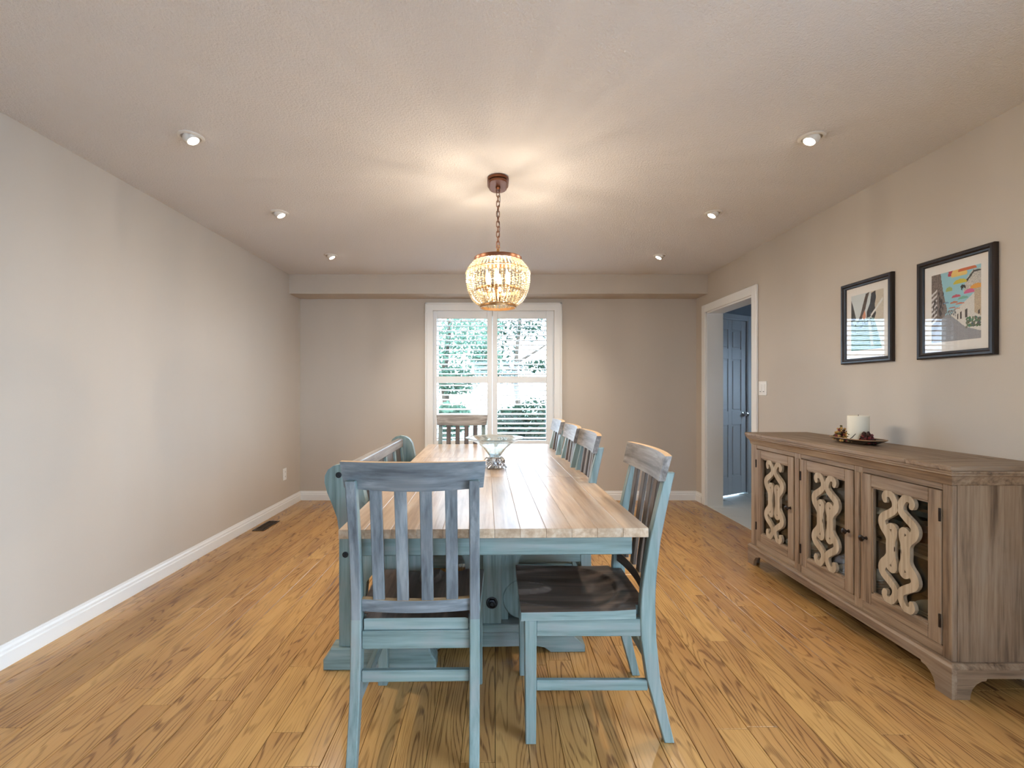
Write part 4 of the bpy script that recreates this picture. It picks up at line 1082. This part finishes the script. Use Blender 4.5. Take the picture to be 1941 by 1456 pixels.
for cl in range(5):
    an = 2 * PI * cl / 5 - 0.55
    b = NB(); c_, s_ = math.cos(an), math.sin(an)
    pts = [(0.030, 0.058), (0.050, 0.062), (0.062, 0.050), (0.066, 0.036)]
    L_ = []
    for i, (rr, z) in enumerate(pts):
        w_ = [0.006, 0.018, 0.015, 0.003][i]
        L_.append([b.verts.new((rr * c_ - s_ * w_, rr * s_ + c_ * w_, z)), b.verts.new((rr * c_, rr * s_, z + 0.005)), b.verts.new((rr * c_ + s_ * w_, rr * s_ - c_ * w_, z)), b.verts.new((rr * c_, rr * s_, z - 0.003))])
    for A, B in zip(L_, L_[1:]):
        for k in range(4): b.faces.new((A[k], A[(k + 1) % 4], B[(k + 1) % 4], B[k]))
    b.faces.new(L_[0]); b.faces.new(L_[-1][::-1])
    mk('vine_leaf', b, 'pewter', gb, 20)

# ================================================================== chandelier
CX, CY = 0.0185, 2.77
cl_ = thing('chandelier', 'round beaded crystal chandelier hanging on a bronze chain over the table', 'chandelier', (CX, CY, 1.69))
def Z(z): return z - 1.69
def obround(w, l, n=10):
    o_ = []
    for k in range(n + 1):
        a_ = PI * k / n; o_.append((w / 2 * math.cos(a_), (l - w) / 2 + w / 2 * math.sin(a_)))
    for k in range(n + 1):
        a_ = PI + PI * k / n; o_.append((w / 2 * math.cos(a_), -(l - w) / 2 + w / 2 * math.sin(a_)))
    return o_
b = NB(); prism(b, obround(0.122, 0.215), 'z', Z(2.424), Z(2.4398), bev=0.004); prism(b, obround(0.104, 0.197), 'z', Z(2.408), Z(2.424), bev=0.005); mk('canopy', b, 'coppery', cl_)
b = NB(); lathe(b, [(0, Z(2.409)), (0.014, Z(2.409)), (0.014, Z(2.398)), (0.006, Z(2.392)), (0, Z(2.392))], 14)
tube(b, [(0.011 * math.cos(a_), 0, Z(2.383) + 0.011 * math.sin(a_)) for a_ in np.linspace(0, 2 * PI, 14, endpoint=False)], 0.0022, 6, True); mk('ceiling_loop', b, 'coppery', cl_)
lk = NB()
lp = [(0.0095 * math.cos(a_), 0, 0.010 * (1 if math.sin(a_) >= 0 else -1) * (1 if abs(math.sin(a_)) > 1e-6 else 0) + 0.0095 * math.sin(a_)) for a_ in np.linspace(0, 2 * PI, 18, endpoint=False)]
tube(lk, lp, 0.0022, 6, True)
first = None; zc = 2.366; k = 0
while zc > 2.052:
    if first is None: o = first = mk('chain_link', lk, 'coppery', cl_, 60)
    else: o = first.copy(); COL.objects.link(o); o.parent = cl_
    o.location = (0, 0, Z(zc)); o.rotation_euler = (0, 0, 0.35 + (PI / 2 if k % 2 else 0)); zc -= 0.0295; k += 1
b = NB(); tube(b, smooth_pts([(0.004, 0, Z(2.40)), (0.012, 0.006, Z(2.33)), (-0.004, -0.006, Z(2.25)), (0.010, 0.004, Z(2.17)), (0.0, 0.006, Z(2.08)), (0.0, 0.0, Z(2.03))], 5), 0.0018, 6); mk('wire', b, 'blackiron', cl_, 60)
b = NB(); lathe(b, [(0, Z(2.045)), (0.006, Z(2.045)), (0.009, Z(2.035)), (0.009, Z(1.99)), (0.02, Z(1.985)), (0.02, Z(1.975)), (0.006, Z(1.97)), (0.006, Z(1.78)), (0.018, Z(1.775)), (0.022, Z(1.76)), (0.012, Z(1.745)), (0, Z(1.74))], 16)
tube(b, [(0.010 * math.cos(a_), 0, Z(2.054) + 0.010 * math.sin(a_)) for a_ in np.linspace(0, 2 * PI, 14, endpoint=False)], 0.0022, 6, True)
for k in range(4):
    a_ = PI / 4 + PI / 2 * k; tube(b, [(0.01 * math.cos(a_), 0.01 * math.sin(a_), Z(1.98)), (0.130 * math.cos(a_), 0.130 * math.sin(a_), Z(1.98))], 0.003, 6)
mk('stem', b, 'brass', cl_, 40)
def band(r, z0, z1, th, name, mat):
    b = NB(); lathe(b, [(r - th, Z(z0)), (r, Z(z0)), (r + 0.002, Z((z0 + z1) / 2)), (r, Z(z1)), (r - th, Z(z1))], 48, closed=True); return mk(name, b, mat, cl_, 40)
band(0.139, 1.968, 1.990, 0.006, 'top_ring', 'coppery')
band(0.1315, 1.795, 1.812, 0.006, 'candle_ring', 'brass')
band(0.106, 1.700, 1.716, 0.006, 'bottom_ring', 'brass')
b = NB(); tube(b, [(0.178 * math.cos(a_), 0.178 * math.sin(a_), Z(1.915)) for a_ in np.linspace(0, 2 * PI, 48, endpoint=False)], 0.0022, 6, True); mk('hoop', b, 'brass', cl_, 60)
# bead strands
prof = smooth_pts([(0.139, 1.966), (0.162, 1.940), (0.179, 1.912), (0.182, 1.875), (0.180, 1.835), (0.168, 1.785), (0.144, 1.742), (0.108, 1.716)], 8)
ln = [0.0]
for a_, c_ in zip(prof, prof[1:]): ln.append(ln[-1] + (c_ - a_).length)
def at_len(s):
    for i in range(len(ln) - 1):
        if s <= ln[i + 1]:
            f = (s - ln[i]) / max(1e-9, ln[i + 1] - ln[i]); return prof[i] + (prof[i + 1] - prof[i]) * f
    return prof[-1]
NS = 52
protos = []
for big in (0, 1):
    b = NB(); s = 0.005
    while s < ln[-1] - 0.004:
        p = at_len(s); f = s / ln[-1]
        if 0.25 < f < 0.36: rr, szz = (0.0098 if big else 0.0060), 1.5
        elif f < 0.25: rr, szz = (0.0078 if big else 0.0055), 1.0
        else: rr, szz = 0.0053, 1.15
        ico(b, (p[0], 0, Z(p[1])), rr * 0.94, 1, (1, 1, szz))
        s += 2 * rr * szz * 1.0
    protos.append(mk('bead_strand', b, 'crystal', cl_, 0))
for i in range(NS):
    o = protos[i % 2]
    if i > 1: o = o.copy(); COL.objects.link(o); o.parent = cl_
    o.rotation_euler = (0, 0, 2 * PI * i / NS)
# inner curtain drops below the candle ring
b = NB(); s = 1.793
while s > 1.722: ico(b, (0.1285 - (1.793 - s) * 0.32, 0, Z(s)), 0.0045, 1, (1, 1, 1.2)); s -= 0.0105
first = None
for i in range(30):
    if first is None: o = first = mk('inner_bead_strand', b, 'crystal', cl_, 0)
    else: o = first.copy(); COL.objects.link(o); o.parent = cl_
    o.rotation_euler = (0, 0, 2 * PI * (i + 0.5) / 30)
# arms, candle sleeves and bulbs
NBULB = 6
for i in range(NBULB):
    a_ = 2 * PI * i / NBULB + 0.35; c_, s_ = math.cos(a_), math.sin(a_)
    arm = smooth_pts([(0.010, 1.762), (0.035, 1.748), (0.054, 1.756), (0.065, 1.780), (0.066, 1.800)], 4)
    b = NB(); tube(b, [(p[0] * c_, p[0] * s_, Z(p[1])) for p in arm], 0.0035, 8)
    lathe(b, [(0, Z(1.798)), (0.014, Z(1.800)), (0.016, Z(1.806)), (0, Z(1.807))], 14, c=(0.066 * c_, 0.066 * s_, 0)); am = mk('arm', b, 'brass', cl_, 50)
    b = NB(); lathe(b, [(0, Z(1.807)), (0.0075, Z(1.807)), (0.0075, Z(1.845)), (0, Z(1.845))], 12, c=(0.066 * c_, 0.066 * s_, 0)); mk('candle_sleeve', b, 'candle', am, 40)
    b = NB(); lathe(b, [(0, Z(1.8455)), (0.005, Z(1.8455)), (0.0075, Z(1.862)), (0.008, Z(1.872)), (0.0055, Z(1.890)), (0.002, Z(1.908)), (0, Z(1.915))], 10, c=(0.066 * c_, 0.066 * s_, 0)); mk('bulb', b, 'bulb', am, 60)

# ================================================================== recessed spotlights
def spot(x, y, label):
    r = thing('recessed_spotlight', label, 'ceiling light', (x, y, ZC), 0, 'recessed eyeball spotlights')
    b = NB(); lathe(b, [(0.040, -0.0002), (0.058, -0.0002), (0.058, -0.004), (0.052, -0.008), (0.044, -0.008), (0.040, -0.003)], 32, closed=True); mk('trim_ring', b, 'potcan', r, 40)
    sx_ = -1 if x > 0 else 1
    tilt = Matrix.Translation((0, 0, -0.001)) @ Matrix.Rotation(-sx_ * math.radians(28), 4, 'Y')
    b = NB(); lathe(b, [(0, -0.0228), (0.0262, -0.0228), (0.0262, -0.026), (0.030, -0.026), (0.0385, -0.010), (0.0385, 0.0), (0, 0.0)], 28, mat=tilt)
    for v in b.verts:
        v.co.z = min(v.co.z, -0.0003)
    mk('eyeball', b, 'potcan', r, 40)
    b = NB(); lathe(b, [(0, -0.0245), (0.0255, -0.0240)], 24, mat=tilt); mk('lamp_face', b, 'potlamp', r, 0)
    d = bpy.data.lights.new('spot', 'SPOT'); d.energy = POT; d.color = (1.0, 0.87, 0.70); d.spot_size = math.radians(115); d.spot_blend = 0.85; d.shadow_soft_size = 0.03
    o = bpy.data.objects.new('spot_beam', d); COL.objects.link(o); o.parent = r; o.location = (sx_ * 0.018, 0, -0.040); o.rotation_euler = (0, -sx_ * math.radians(38), 0)
spot(-1.46, 2.28, 'recessed ceiling spotlight on the left, nearest the viewer')
spot(-1.477, 3.258, 'recessed ceiling spotlight on the left, middle of its row')
spot(-1.482, 4.289, 'recessed ceiling spotlight on the left, nearest the window')
spot(1.525, 2.285, 'recessed ceiling spotlight on the right, nearest the viewer')
spot(1.499, 3.258, 'recessed ceiling spotlight on the right, middle of its row')
spot(1.490, 4.289, 'recessed ceiling spotlight on the right, nearest the window')

# ================================================================== pictures
def canvas(w, h): return np.ones((h, w, 3)) * 0.8
def fill_poly(a, pts, c, jit=0.0, rs=None):
    h, w = a.shape[:2]
    yy, xx = np.mgrid[0:h, 0:w]; X = (xx + 0.5) / w; Y = (yy + 0.5) / h
    ins = np.zeros((h, w), bool); n = len(pts)
    for i in range(n):
        x1, y1 = pts[i]; x2, y2 = pts[i - 1]
        cond = ((y1 > Y) != (y2 > Y)) & (X < (x2 - x1) * (Y - y1) / ((y2 - y1) or 1e-9) + x1)
        ins ^= cond
    cc = np.array(c) / 255.0
    if jit: cc = cc * (1 + jit * (rs.rand(h, w, 1) - 0.5)[ins])
    a[ins] = cc
def fill_ell(a, cx, cy, rx, ry, c, half=None):
    h, w = a.shape[:2]; yy, xx = np.mgrid[0:h, 0:w]; X = (xx + 0.5) / w; Y = (yy + 0.5) / h
    m_ = ((X - cx) / rx) ** 2 + ((Y - cy) / ry) ** 2 < 1
    if half == 'top': m_ &= Y < cy + ry * 0.25
    a[m_] = np.array(c) / 255.0
def art_steps():
    rs = np.random.RandomState(4); a = canvas(90, 126); a[:] = np.array((206, 214, 214)) / 255.
    fill_poly(a, [(0.62, 0), (1, 0), (1, 0.5), (0.72, 0.5)], (206, 196, 178), 0.1, rs)
    fill_poly(a, [(0, 0.08), (0.06, 0.18), (0.16, 0.42), (0.1, 0.5), (0, 0.5)], (58, 58, 58), 0.5, rs)
    fill_poly(a, [(0.47, 0.02), (0.58, 0.0), (0.52, 0.12), (0.46, 0.28), (0.34, 0.46), (0.2, 0.5), (0.3, 0.38), (0.38, 0.2)], (70, 56, 46), 0.5, rs)
    fill_poly(a, [(0.64, 0.03), (0.76, 0.0), (0.78, 0.12), (0.74, 0.24), (0.78, 0.4), (0.72, 0.5), (0.62, 0.42), (0.5, 0.5), (0.5, 0.34), (0.6, 0.2)], (46, 48, 54), 0.5, rs)
    fill_poly(a, [(0.36, 0.4), (0.44, 0.3), (0.48, 0.42), (0.4, 0.48)], (214, 148, 118), 0.2, rs)
    fill_poly(a, [(0.62, 0.40), (0.98, 0.14), (0.98, 0.19), (0.64, 0.44)], (224, 222, 216), 0.1, rs)
    for k in range(16):
        y0 = 0.46 + 0.54 * (k / 16) ** 1.15; y1 = 0.46 + 0.54 * ((k + 1) / 16) ** 1.15; ym = y0 + (y1 - y0) * 0.55
        xr = 0.72 + 0.24 * k / 16; f = k / 16
        fill_poly(a, [(0, y0), (xr, y0), (xr, ym), (0, ym)], (150 - 10 * f, 186, 182), 0.45, rs)
        fill_poly(a, [(0, ym), (xr, ym), (xr, y1), (0, y1)], (62 + 30 * (1 - f), 112 + 10 * f, 112), 0.6, rs)
    fill_poly(a, [(0.52, 0.44), (0.6, 0.44), (0.72, 0.95), (0.62, 0.95)], (170, 190, 188), 0.2, rs)
    for k in range(40):
        fill_ell(a, rs.rand() * 0.7, 0.46 + rs.rand() * 0.14, 0.02, 0.014, (40, 60, 62))
    return a
def art_umbrellas():
    rs = np.random.RandomState(8); a = canvas(90, 124); a[:] = np.array((150, 200, 212)) / 255.
    fill_poly(a, [(0, 0.0), (0.2, 0.0), (0.22, 0.12), (0.26, 0.3), (0.34, 0.55), (0.0, 1.0)], (116, 104, 98), 0.5, rs)
    for k in range(7):
        fill_poly(a, [(0.0, 0.28 + 0.07 * k), (0.12, 0.22 + 0.07 * k), (0.12, 0.25 + 0.07 * k), (0.0, 0.32 + 0.07 * k)], (212, 208, 206), 0.1, rs)
    for k in range(26): fill_ell(a, 0.04 + 0.24 * rs.rand(), 0.2 + 0.4 * rs.rand(), 0.012, 0.03, (44, 38, 38))
    fill_poly(a, [(0.42, 0.62), (1, 0.3), (1, 0.9), (0.6, 0.82), (0.42, 0.68)], (216, 212, 204), 0.08, rs)
    fill_poly(a, [(0.88, 0.24), (1, 0.18), (1, 0.7), (0.88, 0.64)], (190, 172, 146), 0.2, rs)
    fill_poly(a, [(0.72, 0.16), (0.86, 0.05), (1.0, 0.06), (1.0, 0.26), (0.8, 0.34), (0.66, 0.34)], (196, 192, 184), 0.3, rs)
    fill_poly(a, [(0.72, 0.18), (0.86, 0.06), (1.0, 0.07), (1.0, 0.09), (0.87, 0.09), (0.74, 0.2)], (52, 56, 52), 0.2, rs)
    fill_poly(a, [(0.34, 0.60), (0.46, 0.66), (0.70, 0.82), (1.0, 0.9), (1, 1), (0.02, 1.0), (0.06, 0.9), (0.22, 0.66)], (146, 146, 150), 0.1, rs)
    for (x_, y_, w_, h_) in ((0.70, 0.58, 0.05, 0.11), (0.60, 0.61, 0.03, 0.09), (0.54, 0.63, 0.025, 0.07), (0.94, 0.62, 0.04, 0.05)):
        fill_poly(a, [(x_, y_), (x_ + w_, y_ - 0.01), (x_ + w_, y_ + h_), (x_, y_ + h_)], (58, 52, 50), 0.2, rs)
    U = [(0.46, 0.05, 0.10, 0.10, (190, 60, 80)), (0.58, 0.07, 0.16, 0.10, (236, 200, 116)), (0.74, 0.03, 0.18, 0.05, (206, 104, 56)), (0.60, 0.19, 0.13, 0.05, (206, 190, 60)), (0.38, 0.27, 0.07, 0.05, (160, 180, 110)), (0.92, 0.30, 0.12, 0.05, (226, 160, 66)),
         (0.78, 0.35, 0.10, 0.045, (206, 96, 140)), (0.52, 0.38, 0.09, 0.03, (196, 84, 104)), (0.66, 0.42, 0.10, 0.03, (120, 176, 160)), (0.48, 0.46, 0.08, 0.022, (196, 130, 104)), (0.60, 0.49, 0.09, 0.02, (214, 120, 90)), (0.44, 0.53, 0.07, 0.016, (180, 110, 96)), (0.54, 0.55, 0.06, 0.014, (200, 150, 130)), (0.32, 0.45, 0.06, 0.02, (110, 140, 170)), (0.40, 0.57, 0.05, 0.012, (150, 84, 84))]
    for cx, cy, rx, ry, c in U: fill_ell(a, cx, cy, rx, ry, c, 'top')
    for k in range(8): fill_ell(a, 0.62 + 0.1 * rs.rand(), 0.24 + 0.09 * rs.rand(), 0.012, 0.02, (40, 44, 40))
    for k in range(60): fill_ell(a, 0.72 + 0.26 * rs.rand(), 0.70 + 0.13 * rs.rand(), 0.02, 0.016, (60 + 50 * rs.rand(), 78 + 50 * rs.rand(), 66 + 40 * rs.rand()))
    for k in range(40): fill_ell(a, 0.3 + 0.22 * rs.rand(), 0.56 + 0.1 * rs.rand(), 0.01, 0.012, (90 + 80 * rs.rand(),) * 3)
    return a
def print_mesh(a, x, y0, y1, z0, z1):
    """front faces -x; image left = far end (larger y)"""
    h, w = a.shape[:2]; V = []; Fc = []
    for j in range(h + 1):
        for i in range(w + 1): V.append((x, y1 - (y1 - y0) * i / w, z1 - (z1 - z0) * j / h))
    for j in range(h):
        for i in range(w):
            k = j * (w + 1) + i; Fc.append((k, k + w + 1, k + w + 2, k + 1))
    me = bpy.data.meshes.new('art_print'); me.from_pydata(V, [], Fc)
    at = me.color_attributes.new('print', 'FLOAT_COLOR', 'CORNER')
    l_ = np.where(a <= 0.04045, a / 12.92, ((np.clip(a, 0, 1) + 0.055) / 1.055) ** 2.4).reshape(-1, 3)
    d = np.ones((len(l_), 4, 4), np.float32); d[:, :, :3] = l_[:, None, :]
    at.data.foreach_set('color', d.ravel()); me.materials.append(M['print']); return me
def picture(yc, zc, art, label):
    r = thing('framed_picture', label, 'picture', (XR - 0.001, yc, zc), 0, 'framed street photographs on the right wall')
    hw_, hh, fw = 0.1945, 0.251, 0.033
    prof_ = [(0.0, 0.0), (0.0, -0.020), (0.006, -0.025), (0.016, -0.024), (0.022, -0.018), (0.030, -0.016), (0.033, -0.011), (0.033, 0.0)]
    b = NB(); rings_ = []
    for o_, x_ in prof_:
        rings_.append([b.verts.new((x_, sy * (hw_ - o_), sz * (hh - o_))) for sy, sz in ((-1, -1), (1, -1), (1, 1), (-1, 1))])
    for A, B in zip(rings_, rings_[1:] + rings_[:1]):
        for k in range(4): b.faces.new((A[k], A[(k + 1) % 4], B[(k + 1) % 4], B[k]))
    mk('frame', b, 'frameblk', r, 25)
    b = NB(); box(b, -0.006, -0.0005, -hw_ + fw, hw_ - fw, -hh + fw, hh - fw); mk('mat_board', b, 'matboard', r)
    me = print_mesh(art, -0.0066, -0.1235, 0.1235, -0.170, 0.172)
    o = bpy.data.objects.new('art_print', me); COL.objects.link(o); o.parent = r
    b = NB(); box(b, -0.0105, -0.0088, -hw_ + fw, hw_ - fw, -hh + fw, hh - fw); mk('glass_pane', b, 'picglass', r)
picture(2.8505, 1.635, art_steps(), 'black framed picture of teal stone steps, left of the pair above the sideboard')
picture(2.3035, 1.631, art_umbrellas(), 'black framed picture of coloured umbrellas over a street, right of the pair')

# ================================================================== wall and floor fittings
sw = thing('light_switch', 'white double light switch plate beside the doorway', 'light switch', (XR - 0.0002, 3.965, 1.237))
b = NB(); box(b, -0.006, 0.0, -0.058, 0.058, -0.0585, 0.0585, bev=0.002); mk('plate', b, 'plastic', sw)
for s in (-1, 1):
    b = NB(); box(b, -0.010, -0.006, s * 0.0235 - 0.016, s * 0.0235 + 0.016, -0.033, 0.033, bev=0.0015); mk('rocker', b, 'plastic', sw)
    b = NB(); box(b, -0.0112, -0.0101, s * 0.0235 - 0.008, s * 0.0235 + 0.008, -0.030, -0.025); mk('indicator', b, 'slot', sw)
ol = thing('wall_outlet', 'white power outlet low on the left wall by the corner', 'outlet', (XL + 0.0002, 4.885, 0.357))
b = NB(); box(b, 0, 0.006, -0.037, 0.037, -0.060, 0.060, bev=0.002); mk('plate', b, 'plastic', ol)
for s in (-1, 1):
    b = NB(); box(b, 0.006, 0.009, -0.017, 0.017, s * 0.024 - 0.015, s * 0.024 + 0.015, bev=0.0012); sk = mk('socket', b, 'plastic', ol)
    b = NB(); box(b, 0.0085, 0.0094, -0.008, -0.005, s * 0.024 - 0.006, s * 0.024 + 0.006); box(b, 0.0085, 0.0094, 0.005, 0.008, s * 0.024 - 0.006, s * 0.024 + 0.006); mk('slots', b, 'slot', sk)
vt = thing('floor_vent', 'dark bronze floor vent grille beside the left baseboard', 'vent', (-2.055, 4.27, 0.0))
b = NB()
box(b, -0.052, -0.038, -0.155, 0.155, 0.0003, 0.006, bev=0.002); box(b, 0.038, 0.052, -0.155, 0.155, 0.0003, 0.006, bev=0.002)
box(b, -0.038, 0.038, -0.155, -0.138, 0.0003, 0.006, bev=0.002); box(b, -0.038, 0.038, 0.138, 0.155, 0.0003, 0.006, bev=0.002); mk('frame', b, 'vent', vt)
b = NB(); box(b, -0.0375, 0.0375, -0.1375, 0.1375, 0.0003, 0.001); mk('duct', b, 'ventdark', vt)
b = NB()
for k in range(9):
    yk = -0.12 + 0.03 * k
    tube(b, [(0.016 * math.cos(a_), yk + 0.014 * math.sin(a_), 0.0035) for a_ in np.linspace(0, 2 * PI, 10, endpoint=False)], 0.002, 4, True)
    tube(b, [(-0.038, yk, 0.0035), (0.038, yk, 0.0035)], 0.0018, 4)
tube(b, [(-0.019, -0.138, 0.0035), (-0.019, 0.138, 0.0035)], 0.0018, 4); tube(b, [(0.019, -0.138, 0.0035), (0.019, 0.138, 0.0035)], 0.0018, 4)
mk('grille', b, 'vent', vt, 40)
